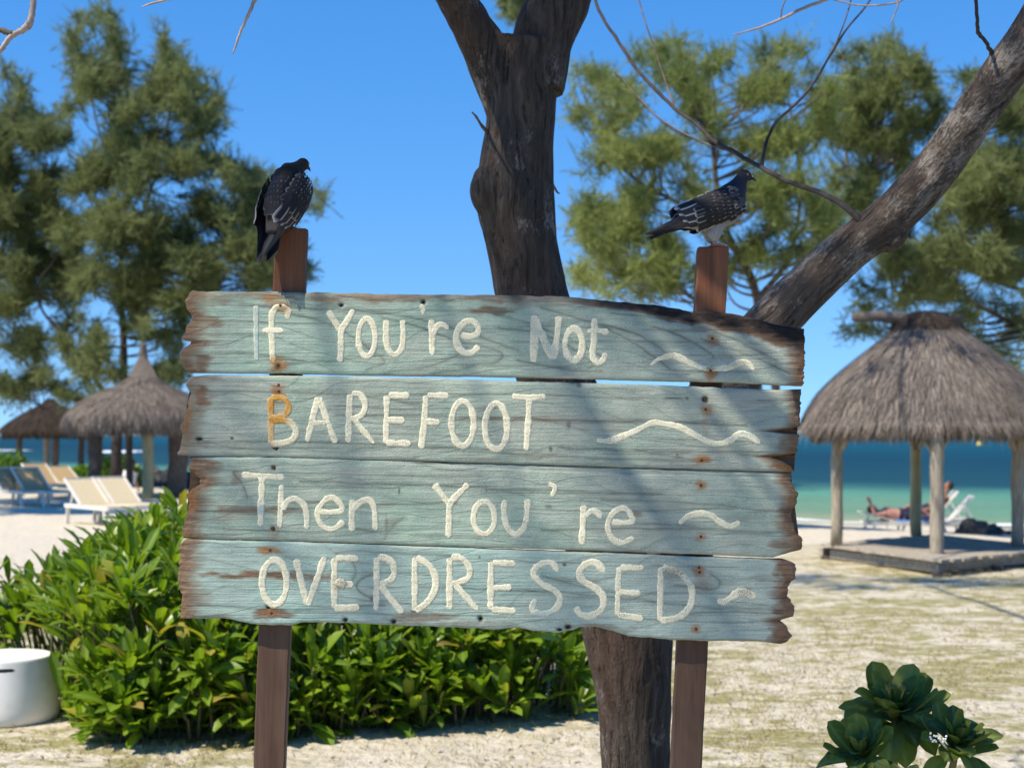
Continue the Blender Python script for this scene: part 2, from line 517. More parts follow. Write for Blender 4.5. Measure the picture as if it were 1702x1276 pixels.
teal = mixc(nt, mth(nt, 'MULTIPLY', ramp(nt, mk.outputs["Alpha"], (0.0, 1.0), (0.3, 0.0)), 0.5), teal, mixc(nt, mid, (0.19, 0.33, 0.31), (0.47, 0.59, 0.56)))
grey = ramp(nt, mid, (0.3, (0.275, 0.28, 0.235)), (0.7, (0.42, 0.41, 0.345)))
colr = mixc(nt, ramp(nt, big, (0.40, 0.0), (0.72, 0.55)), teal, grey)
gx_ = nd(nt, "ShaderNodeSeparateXYZ", None, Vector=co).outputs[0]
colr = mixc(nt, ramp(nt, mth(nt, 'ADD', mth(nt, 'MULTIPLY', gx_, 0.6), 0.5), (0.3, 0.0), (0.9, 0.42)), colr, grey)     # greyer to the right: shade on that half put into the colour
colr = mixc(nt, mth(nt, 'MULTIPLY', mth(nt, 'MULTIPLY', mk.outputs["Alpha"], 0.75), ramp(nt, big, (0.3, 0.3), (0.7, 1.0))), colr, grey)
colr = mixc(nt, mth(nt, 'MULTIPLY', mth(nt, 'MULTIPLY', ringl, ramp(nt, big, (0.35, 0.15), (0.6, 1.0))), 0.42), colr, (0.16, 0.21, 0.195))
colr = mixc(nt, ramp(nt, fib, (0.50, 0.0), (0.70, 0.48)), colr, (0.20, 0.215, 0.195))
colr = mixc(nt, ramp(nt, fib, (0.28, 0.22), (0.42, 0.0)), colr, (0.54, 0.60, 0.50))
colr = mixc(nt, ramp(nt, brush, (0.58, 0.0), (0.78, 0.24)), colr, (0.52, 0.60, 0.50))
colr = mixc(nt, ramp(nt, peb, (0.54, 0.0), (0.70, 0.5)), colr, (0.52, 0.60, 0.49))  # pale flecks: highlights on the raised paint, put into the colour
colr = mixc(nt, ramp(nt, peb, (0.28, 0.42), (0.41, 0.0)), colr, (0.15, 0.20, 0.18))
# bare brown wood where the paint has gone
woodc = ramp(nt, noise_n(nt, mapping(nt, cov, (9, 9, 75)), 1.0, 6, 0.7), (0.28, (0.065, 0.034, 0.018)), (0.5, (0.165, 0.085, 0.042)), (0.68, (0.25, 0.15, 0.085)), (0.85, (0.38, 0.29, 0.21)))
wn_ = mth(nt, 'ADD', mth(nt, 'MULTIPLY', mth(nt, 'SUBTRACT', mid, 0.5), 1.1), mth(nt, 'MULTIPLY', mth(nt, 'SUBTRACT', fib, 0.5), 0.55))
wn_ = mth(nt, 'ADD', wn_, mth(nt, 'MULTIPLY', mth(nt, 'SUBTRACT', peb, 0.5), 0.6))
wf = mth(nt, 'MULTIPLY', ramp(nt, mth(nt, 'ADD', wear, mth(nt, 'MULTIPLY', wn_, mth(nt, 'SUBTRACT', 1.15, wear))), (0.34, 0.0), (0.95, 1.0)), 0.93)
colr = mixc(nt, wf, colr, woodc)
colr = mixc(nt, mth(nt, 'MULTIPLY', rust, mth(nt, 'ADD', 0.45, peb), True), colr, ramp(nt, peb, (0.3, (0.16, 0.055, 0.012)), (0.7, (0.44, 0.19, 0.035))))
colr = mixc(nt, dark, colr, (0.018, 0.012, 0.009))
L(nt, colr, b.inputs["Base Color"])
b.inputs["Roughness"].default_value = 0.72
b.inputs["Specular IOR Level"].default_value = 0.25
h1 = mth(nt, 'ADD', mth(nt, 'MULTIPLY', peb, 0.55), mth(nt, 'MULTIPLY', fib, 0.8))
h1 = mth(nt, 'ADD', h1, mth(nt, 'MULTIPLY', mid, 0.4))
h1 = mth(nt, 'SUBTRACT', h1, mth(nt, 'MULTIPLY', ringl, 0.3))
L(nt, bump(nt, h1, 0.75, 0.0045), b.inputs["Normal"])

m_letter, nt, b = newmat("crusty_cream_paint")
co = objco(nt)
mk = nd(nt, "ShaderNodeAttribute", {"attribute_name": "mask"})
sep = nd(nt, "ShaderNodeSeparateColor", None, Color=mk.outputs["Color"])
pe = noise_n(nt, co, 330, 3, 0.65)
md_ = noise_n(nt, mapping(nt, co, (60, 1, 60)), 1.0, 5, 0.7)
fib = noise_n(nt, mapping(nt, co, (5, 1, 190)), 1.0, 4, 0.6)
cr = ramp(nt, md_, (0.25, (0.62, 0.57, 0.38)), (0.55, (0.80, 0.74, 0.53)), (0.8, (0.86, 0.82, 0.64)))
fade = mth(nt, 'ADD', sep.outputs[0], mth(nt, 'MULTIPLY', mth(nt, 'SUBTRACT', md_, 0.5), 1.4))
cr = mixc(nt, ramp(nt, fade, (0.30, 0.0), (0.62, 0.95)), cr, (0.40, 0.50, 0.455))
chip = ramp(nt, mth(nt, 'ADD', pe, mth(nt, 'MULTIPLY', mth(nt, 'SUBTRACT', fib, 0.5), 0.45)), (0.36, 0.9), (0.47, 0.0))
cr = mixc(nt, ramp(nt, fib, (0.56, 0.0), (0.70, 0.5)), cr, (0.40, 0.42, 0.33))
cr = mixc(nt, chip, cr, (0.36, 0.36, 0.26))
cr = mixc(nt, mth(nt, 'MULTIPLY', sep.outputs[1], mth(nt, 'ADD', 0.55, md_), True), cr, ramp(nt, pe, (0.3, (0.36, 0.15, 0.02)), (0.7, (0.64, 0.36, 0.07))))
cr = mixc(nt, mth(nt, 'MULTIPLY', sep.outputs[2], ramp(nt, pe, (0.35, 1.0), (0.6, 0.35))), cr, (0.08, 0.065, 0.055))
L(nt, cr, b.inputs["Base Color"])
b.inputs["Roughness"].default_value = 0.75
b.inputs["Specular IOR Level"].default_value = 0.25
L(nt, bump(nt, mth(nt, 'ADD', mth(nt, 'MULTIPLY', pe, 0.7), mth(nt, 'ADD', fib, md_)), 0.5, 0.0025), b.inputs["Normal"])

m_post, nt, b = newmat("oiled_brown_timber")
co = objco(nt)
g1 = noise_n(nt, mapping(nt, co, (30, 30, 1.6)), 1.0, 6, 0.65, 0.5)
g2 = noise_n(nt, mapping(nt, co, (150, 150, 4)), 1.0, 3, 0.6)
big = noise_n(nt, mapping(nt, co, (3, 3, 3)), 1.0, 3)
# the tops, above the planks, weather redder than the legs
zc = nd(nt, "ShaderNodeSeparateXYZ", None, Vector=co).outputs[2]
red = ramp(nt, mth(nt, 'SUBTRACT', zc, 1.0), (0.80, 0.0), (0.95, 1.0))
leg = ramp(nt, g1, (0.3, (0.058, 0.031, 0.018)), (0.6, (0.100, 0.056, 0.034)), (0.8, (0.145, 0.087, 0.055)))
top = ramp(nt, g1, (0.3, (0.075, 0.024, 0.009)), (0.6, (0.17, 0.062, 0.024)), (0.8, (0.26, 0.11, 0.047)))
cc = mixc(nt, red, leg, top)
cc = mixc(nt, ramp(nt, g2, (0.55, 0.0), (0.75, 0.45)), cc, (0.05, 0.025, 0.015))
cc = mixc(nt, ramp(nt, big, (0.5, 0.0), (0.75, 0.3)), cc, (0.18, 0.115, 0.08))
L(nt, cc, b.inputs["Base Color"])
b.inputs["Roughness"].default_value = 0.6
b.inputs["Specular IOR Level"].default_value = 0.3
L(nt, bump(nt, mth(nt, 'ADD', g1, mth(nt, 'MULTIPLY', g2, 0.5)), 0.5, 0.003), b.inputs["Normal"])

sign = empty("wooden_sign", (0, SD, 0))
tag(sign, "weathered teal plank sign with cream hand painted words on two brown posts", "sign")

PL = [
 dict(top=[(318,483),(345,485),(450,485),(600,488),(750,490),(850,491),(950,494),(1050,503),(1100,508),(1130,513),(1150,519),(1165,514),(1200,518),(1250,528),(1300,541),(1338,546)],
      bot=[(314,620),(480,621),(600,624),(780,626),(1000,631),(1200,636),(1335,642)],
      left=[(318,483),(307,500),(311,515),(319,525),(321,532),(312,540),(306,553),(304,565),(320,568),(303,580),(300,595),(306,612),(314,620)],
      right=[(1338,546),(1338,575),(1337,600),(1335,642)]),
 dict(top=[(316,626),(345,623),(560,625),(700,628),(860,634),(1000,637),(1150,642),(1290,648),(1333,646)],
      bot=[(293,756),(450,759),(700,766),(1000,775),(1200,781),(1322,784)],
      left=[(316,626),(310,639),(317,652),(313,670),(307,693),(300,708),(302,719),(303,730),(299,744),(293,756)],
      right=[(1333,646),(1331,680),(1328,708),(1291,716),(1328,721),(1325,752),(1282,759),(1300,765),(1311,772),(1322,784)]),
 dict(top=[(317,760),(450,761),(800,771),(1000,777),(1200,783),(1316,786)],
      bot=[(304,894),(500,899),(800,909),(1000,915),(1200,922),(1284,926),(1312,917),(1332,913)],
      left=[(317,760),(313,781),(333,797),(333,805),(317,814),(310,826),(316,839),(309,862),(303,880),(304,894)],
      right=[(1316,786),(1314,799),(1325,821),(1324,835),(1316,846),(1316,857),(1321,880),(1333,897),(1332,913)]),
 dict(top=[(309,897),(500,901),(800,912),(1000,919),(1200,927),(1301,930)],
      bot=[(299,1028),(369,1026),(392,1029),(418,1036),(481,1038),(503,1033),(548,1033),(660,1038),(752,1041),(819,1045),(863,1042),(886,1047),(930,1050),(953,1046),(964,1041),(988,1041),(1020,1048),(1045,1056),(1120,1062),(1179,1064),(1246,1064),(1297,1070)],
      left=[(309,897),(297,912),(300,930),(297,950),(296,961),(303,992),(302,1010),(299,1028)],
      right=[(1301,930),(1319,936),(1324,946),(1321,961),(1310,974),(1308,992),(1312,995),(1321,1008),(1319,1024),(1296,1031),(1306,1039),(1316,1055),(1308,1066),(1297,1070)]),
]
# (px, py, rx, ry, amount) stains; w bare wood, r rust, d dark hole or crack
W_ = [[(700,492,420,11,.85),(600,500,60,8,.5),(815,516,45,8,.85),(900,500,120,12,.6),(340,497,60,14,.7),(350,535,30,9,.85),(355,555,25,8,.5),(335,600,18,22,.9),(1325,600,16,40,.85),(1300,560,40,14,.9),(1230,548,90,7,.5),(990,608,14,8,.4)],
      [(335,668,14,26,.95),(320,735,30,12,.6),(345,628,35,7,.7),(850,696,110,5,.62),(1000,700,260,3.5,.55),(700,640,40,8,.4),(420,748,60,6,.45),(760,735,40,6,.4),(1310,740,26,20,.85),(1300,775,34,8,1.0),(1325,675,9,34,1.0),(1275,672,50,10,.4),(1040,715,80,5,.45),(830,760,140,6,.45),(1100,763,200,4,.35)],
      [(335,775,32,13,.95),(316,870,20,24,.8),(330,835,14,20,.6),(410,846,85,9,.78),(395,795,9,14,.6),(385,860,60,6,.5),(520,835,60,4,.5),(652,868,16,16,.5),(680,838,170,3,.35),(1310,850,18,60,.85),(1305,905,30,12,.9),(1120,838,120,4,.4),(1055,853,16,8,.7),(1230,860,40,5,.5),(930,838,60,5,.3)],
      [(312,960,16,70,.85),(440,956,100,8,.98),(535,958,34,9,.75),(455,1020,34,11,.95),(690,1025,60,10,.75),(800,1035,70,7,.6),(1000,1042,60,7,.7),(930,965,26,8,.55),(970,965,30,8,.5),(620,992,7,6,.7),(1310,950,22,26,1.0),(1308,1010,22,18,1.0),(1300,1050,28,16,1.0),(1265,950,30,22,.45),(340,1022,60,5,.7),(1185,1045,12,8,.5),(560,1036,120,3,.6),(1150,1062,150,3,.6),(1120,953,22,8,.5)]]
NAILS = [[(467,508),(463,606),(1183,563),(1180,616)], [(464,640),(464,650),(459,744),(1171,664),(1172,680),(1165,764)],
         [(456,777),(455,878),(1164,806),(1164,891)], [(450,913),(452,1017),(1161,942),(1162,950),(1156,1044)]]
R_ = [[(468,512,16,9,.9),(463,607,13,12,.95),(455,500,12,8,.6),(1183,566,10,9,.7),(1181,622,8,12,.9),(1333,600,5,60,.35)],
      [(464,648,10,12,.9),(463,668,10,14,.35),(1172,681,9,8,.8),(1166,765,13,7,.9),(312,700,6,30,.8),(1310,776,25,6,.6),(1172,704,6,20,.2)],
      [(456,779,6,5,.4),(456,886,10,14,.3),(1164,807,8,7,.8),(1164,892,8,6,.6),(318,830,8,18,.6)],
      [(450,913,18,6,.9),(452,1016,14,6,.7),(1162,950,10,10,.8),(1166,970,14,10,.35),(1156,1044,9,7,.75)]]
D_ = [[(568,508,4,3,1),(704,503,4,4,1),(548,507,18,5,.4),(470,513,6,4,.8),(463,609,5,5,.7),(1240,548,100,9,.35),(1080,512,80,7,.55),(1160,521,70,8,.6)],
      [(333,729,6,3,1),(387,728,3,2.5,.9),(1117,662,16,1.2,.9),(1141,662,3,1.5,.8),(1171,664,5,5,1),(945,705,4,7,.5),(915,746,3,4,.7),(962,640,4,4,.6),(1125,760,8,4,.35),(1125,755,2,2,.7),(342,728,16,1.0,.6),(1290,715,22,3,.5),(459,744,4,3,1)],
      [(664,815,1.5,6,.7),(809,812,1.5,5,.6),(911,842,6,4,.5),(645,885,14,2,.3),(643,875,2.5,18,.35),(730,768,40,3,.8),(456,777,3,3,1),(455,878,3,3,1)],
      [(575,1029,4,3.5,1),(655,1032,4.5,3.5,1),(799,1027,4,4.5,1),(930,1045,4.5,2.5,1),(944,1041,5.5,4,1),(691,1015,8,2,.8),(447,1008,3.2,3.2,1),(1118,957,17,11,.28),(938,937,3,3,.8),(797,925,2,3,.6),(1240,979,10,5,.35),(1308,993,26,1.2,.9)]]
GROOVES = [[], [(300,729,440,728,1.6)], [(420,760,1316,796,0.0)], [(1130,1018,1310,1024,1.4)]]

def prof_x(prof, t):
    a = np.array(prof, dtype=float)
    tt = (a[:, 1] - a[0, 1]) / (a[-1, 1] - a[0, 1])
    tt = np.maximum.accumulate(tt + np.arange(len(tt)) * 1e-6)
    return np.interp(t, tt, a[:, 0])
def gauss(px, py, L_):
    s = np.zeros_like(px)
    wx = fbm(px / 22, py / 7, 301, 4) - .5; wy = fbm(px / 26, py / 9, 302, 4) - .5
    for (cx, cy, rx, ry, a) in L_:
        g = min(1.0, min(rx, ry) / 5.0) * (0 if rx < 6 else 1)
        q = ((px - cx + wx * rx * 1.5 * g) / rx) ** 2 + ((py - cy + wy * ry * 1.7 * g) / ry) ** 2
        s = np.maximum(s, a * np.exp(-0.6 * q * q))
    return s
def relief(px, py, k):
    """small unevenness of the plank face in metres, + is towards the viewer"""
    r = (fbm(px / 90, py / 30, 40 + k, 4) - .5) * 0.0030
    r = r + (fbm(px / 30, py / 5.5, 60 + k, 3) - .5) * 0.0014
    r = r + (fbm(px / 8, py / 8, 80 + k, 2) - .5) * 0.0009
    return r
GRAIN = [[[(480,520),(560,545),(612,578),(640,602),(610,614)],[(400,505),(500,513),(640,521),(760,548),(862,583)],[(636,528),(700,545),(760,568),(800,576),(834,588),(828,602),(802,605),(770,613),(720,622)],
  [(820,522),(880,538),(960,570),(1002,598),(978,613)],[(830,545),(900,556),(952,580),(985,604)],[(900,512),(1000,543),(1080,588),(1112,612)],[(1000,541),(1062,558),(1112,590)],[(1085,543),(1140,563),(1185,592)],[(1165,563),(1250,594),(1312,622)],
  [(640,620),(700,612),(745,598),(775,580)],[(1015,520),(1090,528),(1200,556),(1290,600)],[(480,606),(560,600),(640,590)],[(330,590),(420,588),(520,604)],[(860,600),(930,612),(1000,618)]],
 [[(330,735),(520,735),(700,741),(900,752)],[(560,690),(740,692),(1000,700),(1240,706)],[(700,742),(900,757),(1180,768)],[(350,650),(560,655),(700,672)],[(930,745),(1100,750),(1290,752)]],
 [[(330,850),(470,846),(640,838),(760,836)],[(500,800),(700,806),(900,815),(1100,822)],[(900,880),(1080,878),(1300,884)],[(640,895),(655,872),(672,858)],[(560,870),(600,880),(640,884)],[(1000,830),(1150,835),(1310,852)],[(390,786),(405,806),(412,826)]],
 [[(585,928),(592,950),(582,972)],[(625,950),(600,962),(594,976),(612,990),(630,998)],[(560,918),(600,914),(640,918),(760,922)],[(690,975),(800,978),(950,985),(1130,1004),(1300,1012)],[(330,1005),(500,1012),(640,1004)],[(900,955),(960,972),(1030,985)],[(1130,1018),(1220,1016),(1300,1019)],[(1120,970),(1180,978),(1196,966),(1180,952)]]]
def lines(px, py, k):
    s = np.zeros_like(px)
    wob = (fbm(px / 40, py / 12, 400 + k, 3) - .5) * 5
    for q, pl in enumerate(GRAIN[k]):
        S = spline(pl, 6)
        dm = np.full_like(px, 1e9)
        x0, x1 = S[:, 0].min() - 12, S[:, 0].max() + 12; y0, y1 = S[:, 1].min() - 12, S[:, 1].max() + 12
        I = (px > x0) & (px < x1) & (py > y0) & (py < y1)
        X = px[I]; Y = (py + wob)[I]; dd = np.full(len(X), 1e9)
        for a, b in zip(S[:-1], S[1:]):
            e = b - a; t = np.clip(((X - a[0]) * e[0] + (Y - a[1]) * e[1]) / (e @ e + 1e-9), 0, 1)
            dd = np.minimum(dd, np.hypot(X - a[0] - t * e[0], Y - a[1] - t * e[1]))
        v = np.exp(-(dd / 1.7) ** 2) * (0.35 + 0.75 * fbm(X / 50, Y / 50, 420 + q, 2)) + 0.28 * np.exp(-(dd / 7) ** 2)
        t_ = s[I]; s[I] = np.maximum(t_, v)
    return s
NX, NZ = 560, 74
planks = []
for k, pl in enumerate(PL):
    # columns: dense at both ends
    u = np.linspace(0, 1, NX)
    v = np.linspace(0, 1, NZ)
    x0 = np.mean([p[0] for p in pl["left"]]); x1 = np.mean([p[0] for p in pl["right"]])
    U, Vv = np.meshgrid(u, v)
    jl = (fbm(v * 30, v * 0, 5 + k, 3) - .5) * 5
    jr = (fbm(v * 30, v * 0, 9 + k, 3) - .5) * 5
    dl = prof_x(pl["left"], v) - x0 + jl; dr_ = prof_x(pl["right"], v) - x1 + jr
    px = x0 + U * (x1 - x0) + dl[:, None] * (1 - sstep(0, 0.09, U)) + dr_[:, None] * sstep(0.91, 1.0, U)
    tp = np.array(pl["top"], dtype=float); bp = np.array(pl["bot"], dtype=float)
    edge = (fbm(px[0] / 14, px[0] * 0, 31 + k, 3) - .5) * 3.2
    # top and bottom edges follow the traced outlines
    ytop = np.interp(px, tp[:, 0], tp[:, 1]) + (fbm(px / 16, px * 0, 33 + k, 3) - .5) * (3.0 if k == 0 else 1.6)
    ybot = np.interp(px, bp[:, 0], bp[:, 1]) + (fbm(px / 18, px * 0, 35 + k, 3) - .5) * (2.6 if k == 3 else 1.2)
    if k >= 2: ytop = ytop - 1.5        # tight joints
    py = ytop + Vv * (ybot - ytop)
    # distances to the border in px
    dL = px - px[:, :1]; dR = px[:, -1:] - px
    dT = py - ytop; dB = ybot - py
    dE = np.minimum(dL, dR)
    y = relief(px, py, k)
    y -= 0.0045 * np.exp(-np.minimum(dT, dB) / 2.2)
    # gouged, chiselled ends
    scal = fbm(px / 11, py / 13, 50 + k, 3)
    y -= 0.011 * np.exp(-dL / (9 + 10 * fbm(py / 14, py * 0, 7 + k, 2))) * (0.45 + scal)
    y -= 0.010 * np.exp(-dR / (9 + 9 * fbm(py / 12, py * 0, 17 + k, 2))) * (0.45 + scal)
    wear = gauss(px, py, W_[k])
    endn = fbm(px / 40, py / 9, 70 + k, 4)
    wear = np.maximum(wear, sstep(74, 6, dL * (0.55 + 0.9 * endn)) * (0.96 if k != 1 else 0.8))
    wear = np.maximum(wear, sstep(52, 6, dR * (0.55 + 0.9 * endn)) * 0.98)
    wear = np.maximum(wear, 0.62 * np.exp(-np.minimum(dT, dB) / 2.0))
    wear = np.maximum(wear, 0.16 + 0.30 * (fbm(px / 120, py / 22, 90 + k, 3) - .35))
    rust = gauss(px, py, R_[k]); dark = gauss(px, py, D_[k])
    if k == 0:   # waney bark edge, widening to the right
        band = np.interp(px, [300, 700, 850, 950, 1050, 1120, 1200, 1300, 1340], [7, 10, 14, 15, 19, 30, 36, 44, 44])
        band = band * (0.8 + 0.4 * fbm(px / 30, px * 0, 3, 3))
        t = np.clip(1 - dT / band, 0, 1)
        right = sstep(860, 1080, px)
        y -= right * 0.013 * t ** 1.3 + 0.003 * t
        y += right * t * (fbm(px / 9, py / 5, 12, 3) - .5) * 0.006
        wear = np.maximum(wear, sstep(0.02, 0.35, t) * (0.66 + 0.34 * right))
        dark = np.maximum(dark, right * sstep(0.10, 0.6, t) * 1.15 * (0.3 + fbm(px / 20, py / 6, 13, 3)))
        wear = np.maximum(wear, 0.8 * sstep(26, 6, dR))
    if k == 1:   # dark chiselled facet on the right end
        face = sstep(0, 10, px - np.interp(py, [648, 664, 693, 704], [1312, 1317, 1327, 1326])) * (py < 706)
        y -= 0.012 * face; wear = np.maximum(wear, face); dark = np.maximum(dark, 0.35 * face)
    if k == 2:   # milled rebate along the upper edge
        reb = sstep(680, 760, px) * sstep(1.5, 0, dT - np.interp(px, [680, 900, 1316], [3, 10, 9]) - 2 * (fbm(px / 26, px * 0, 41, 3) - .5))
        y -= 0.004 * reb; dark = np.maximum(dark, 0.18 * reb)
    for (cx, cy, rx, ry, a) in D_[k]:
        if a >= 1.0 and rx < 7:
            y -= 0.008 * np.exp(-(((px - cx) / rx) ** 2 + ((py - cy) / ry) ** 2))
    gl = lines(px, py, k)
    dark = np.maximum(dark, 0.46 * gl); y -= 0.0006 * gl
    # long hairline checks
    for q in range(5):
        yy = np.interp(px, [300, 1340], [ytop.mean() + (0.15 + 0.17 * q) * (ybot - ytop).mean() - 8, ytop.mean() + (0.15 + 0.17 * q) * (ybot - ytop).mean() + 12]) + 10 * (fbm(px / 170, px * 0, 100 + q + 9 * k, 2) - .5)
        on = sstep(0.5, 0.6, fbm(px / 130, px * 0 + q, 120 + k, 2))
        dark = np.maximum(dark, 0.42 * on * np.exp(-((py - yy) / 1.5) ** 2))
    n1 = NX * NZ
    Xw = sx_(px); Zw = sz_(py); Yw = YF - y
    front = np.stack([Xw, Yw, Zw], -1).reshape(-1, 3)
    # rim and back
    ring = [(0, j) for j in range(NX)] + [(i, NX - 1) for i in range(1, NZ)] + [(NZ - 1, j) for j in range(NX - 2, -1, -1)] + [(i, 0) for i in range(NZ - 2, 0, -1)]
    ri = np.array([i * NX + j for i, j in ring])
    rimm = front[ri].copy(); rimm[:, 1] = np.maximum(rimm[:, 1] + 0.006, YF + 0.010)
    back = front[ri].copy(); back[:, 1] = YF + 0.028
    V = np.concatenate([front, rimm, back])
    i = np.arange(NZ - 1)[:, None] * NX + np.arange(NX - 1)[None, :]
    F = np.stack([i, i + NX, i + NX + 1, i + 1], -1).reshape(-1, 4)
    m = len(ri); a = np.arange(m); a2 = (a + 1) % m
    F2 = np.stack([ri[a], ri[a2], n1 + a2, n1 + a], -1)
    F3 = np.stack([n1 + a, n1 + a2, n1 + m + a2, n1 + m + a], -1)
    # back face as strips between the top and bottom rim rows
    F4 = []
    bt = [n1 + m + j for j in range(NX)]
    bb = [n1 + m + NX + NZ - 2 + (NX - 1 - j) for j in range(NX)]
    for j in range(NX - 1): F4.append((bt[j], bt[j + 1], bb[j + 1], bb[j]))
    F = np.concatenate([F, F2, F3, np.array(F4)])
    o = mesh_np("plank", V, F, m_paint, sign, True)
    mask = np.zeros((len(V), 4)); mask[:, 3] = [0.25, 0.9, 0.6, 0.0][k]
    fm = np.stack([wear, rust, dark], -1).reshape(-1, 3)
    mask[:n1, :3] = fm
    mask[n1:n1 + m, :3] = np.maximum(fm[ri], [0.9, 0, 0.0]); mask[n1 + m:, :3] = np.maximum(fm[ri], [0.95, 0, 0.1])
    set_mask(o.data, mask)
    planks.append(o)

planks[0]["label"] = "top plank with dark bark edge reading If You're Not"
planks[1]["label"] = "second plank with split right end reading Barefoot"
planks[2]["label"] = "third plank reading Then You're"
planks[3]["label"] = "bottom plank with scalloped end reading Overdressed"

# ---- lettering: thick brush strokes lying on the planks
def face_y(px, py, k):
    return YF - relief(px, py, k)
class Glyph:
    def __init__(s, k): s.k = k; s.V = []; s.F = []; s.M = []; s.n = 0; s.lift = 0
    def stroke(s, pts, w=10.5, sub=6, mask=None, taper=None, close=False):
        p = np.array(pts, dtype=float)
        if close: 
            p = np.vstack([p, p[:1]])
        if len(p) > 2 and sub > 1: p = spline(p, sub)
        # resample
        seg = np.r_[0, np.cumsum(np.linalg.norm(np.diff(p, axis=0), axis=1))]
        m = max(5, int(seg[-1] / 2.2))
        tt = np.linspace(0, seg[-1], m)
        p = np.stack([np.interp(tt, seg, p[:, 0]), np.interp(tt, seg, p[:, 1])], -1)
        d = unit(np.gradient(p, axis=0)); nrm = np.stack([-d[:, 1], d[:, 0]], -1)
        sd = int(p[0, 0] * 7 + p[0, 1] * 13) % 1000
        ww = 1.12 * w * (0.94 + 0.55 * (fbm(tt / 11, tt * 0, sd, 3) - .5)) * (np.interp(tt / seg[-1], np.linspace(0, 1, len(taper)), taper) if taper else 1)
        if not close:   # rounded, slightly blunt ends
            e = np.minimum(tt, seg[-1] - tt)
            ww = ww * np.sqrt(np.clip(1 - np.clip(1 - e / (w * .27), 0, 1) ** 2, 0.05, 1))
        cross = np.array([-.5, -.475, -.22, 0, .22, .475, .5]); hts = np.array([-.0014, .00008, .00016, .00014, .00016, .00008, -.0014])
        s.lift += 1
        ej = 1.4 * (fbm(tt / 3.5, tt * 0, sd + 5, 3) - .5); ej2 = 1.4 * (fbm(tt / 3.5, tt * 0, sd + 9, 3) - .5)
        rows = []
        for c, hgt in zip(cross, hts):
            q = p + nrm * (ww * c + (ej if c < -.3 else ej2 if c > .3 else 0))[:, None]
            hh = hgt + (0.00012 * s.lift) + (0 if abs(c) > .45 else 1) * (fbm(q[:, 0] / 4, q[:, 1] / 4, 3, 2) - .5) * 0.0006
            yy = face_y(q[:, 0], q[:, 1], s.k) - hh
            rows.append(np.stack([sx_(q[:, 0]), yy, sz_(q[:, 1])], -1))
            mm = np.zeros((m, 4)); mm[:, 3] = 1
            if mask is not None:
                mm[:, :3] = mask(q[:, 0], q[:, 1])
            # the brush runs dry along the stroke and in streaks across it
            mm[:, 0] = np.clip(np.maximum(mm[:, 0], .30 * sstep(.35, .75, fbm(tt / 30, tt * 0 + c * 1.5, sd + 21, 3)) + .10 * (np.abs(c) > .3)), 0, 1)
            s.M.append(mm)
        s.V += rows
        i = np.arange(6)[:, None] * m + np.arange(m - 1)[None, :] + s.n
        s.F.append(np.stack([i, i + 1, i + m + 1, i + m], -1).reshape(-1, 4))
        s.n += 7 * m
        return s
    def oval(s, cx, cy, rx, ry, w=10.5, mask=None, egg=0.0):
        th = np.linspace(0, 2 * math.pi, 28, endpoint=False) + 1.9
        pts = [(cx + rx * math.cos(t) * (1 - egg * math.sin(t)), cy - ry * math.sin(t)) for t in th]
        return s.stroke(pts, w, 2, mask, close=True)
    def build(s, name, label=None):
        o = mesh_np(name, np.concatenate(s.V), np.concatenate(s.F), m_letter, planks[s.k], False)
        set_mask(o.data, np.concatenate(s.M))
        if label: o["label"] = label
        return o
def const(f=0, r=0, d=0):
    return lambda x, y: np.stack([np.full_like(x, f), np.full_like(x, r), np.full_like(x, d)], -1)
def zone(L_, base=(0, 0, 0)):
    def fn(x, y):
        o = np.stack([np.full_like(x, c) for c in base], -1)
        for (cx, cy, rx, ry, f, r, d) in L_:
            q = np.exp(-0.7 * (((x - cx) / rx) ** 2 + ((y - cy) / ry) ** 2) ** 2)
            o = np.maximum(o, np.stack([q * f, q * r, q * d], -1))
        return o
    return fn
G = Glyph
# line 1
G(0).stroke([(427,508),(427,550),(428,598)], 9, mask=const(0.58)).build("letter", "faded capital I")
mf = zone([(470,514,10,6,0,.6,.75),(455,601,8,8,0,.7,.3),(477,520,6,8,0,.3,.1)])
G(0).stroke([(478,530),(480,519),(471,512),(460,513),(453,526),(453,559),(455,602)], 10, mask=mf).stroke([(437,550),(454,550),(472,550)], 9.5, mask=mf).build("letter")
G(0).stroke([(546,517),(556,533),(568,551)], 10).stroke([(589,515),(578,534),(568,551),(568,575),(566,602)], 10, sub=3).build("letter")
G(0).oval(610.5, 561.5, 14, 31, 9.5).build("letter")
G(0).stroke([(643,532),(643,566),(647,582),(657,590),(668,580),(671,560),(670,532)], 10.5).build("letter")
G(0).stroke([(697,511),(704,512),(703,523)], 9, sub=4, taper=[1.2, 1.2, .6]).build("apostrophe")
G(0).stroke([(718,531),(719,560),(719,590)], 11).stroke([(720,557),(727,543),(736,540),(746,547)], 10).build("letter")
G(0).stroke([(766,557),(780,560),(794,555),(795,545),(787,535),(774,536),(762,548),(759,567),(768,584),(783,587),(797,576)], 10.5, sub=5).build("letter")
G(0).stroke([(888,524),(888,560),(887,602)], 12).stroke([(888,527),(902,560),(918,597)], 12).stroke([(929,526),(926,560),(919,597)], 11.5).build("letter")
G(0).oval(953.5, 573, 14.5, 26, 11).build("letter")
G(0).stroke([(988,529),(987,565),(985,590),(992,603),(1001,600),(1007,587)], 10.5).stroke([(976,552),(990,549),(1011,553)], 9).build("letter")
wm = zone([(1112,591,10,6,.25,0,.3),(1222,604,20,8,.2,0,.35),(1180,614,7,5,0,.5,.7)])
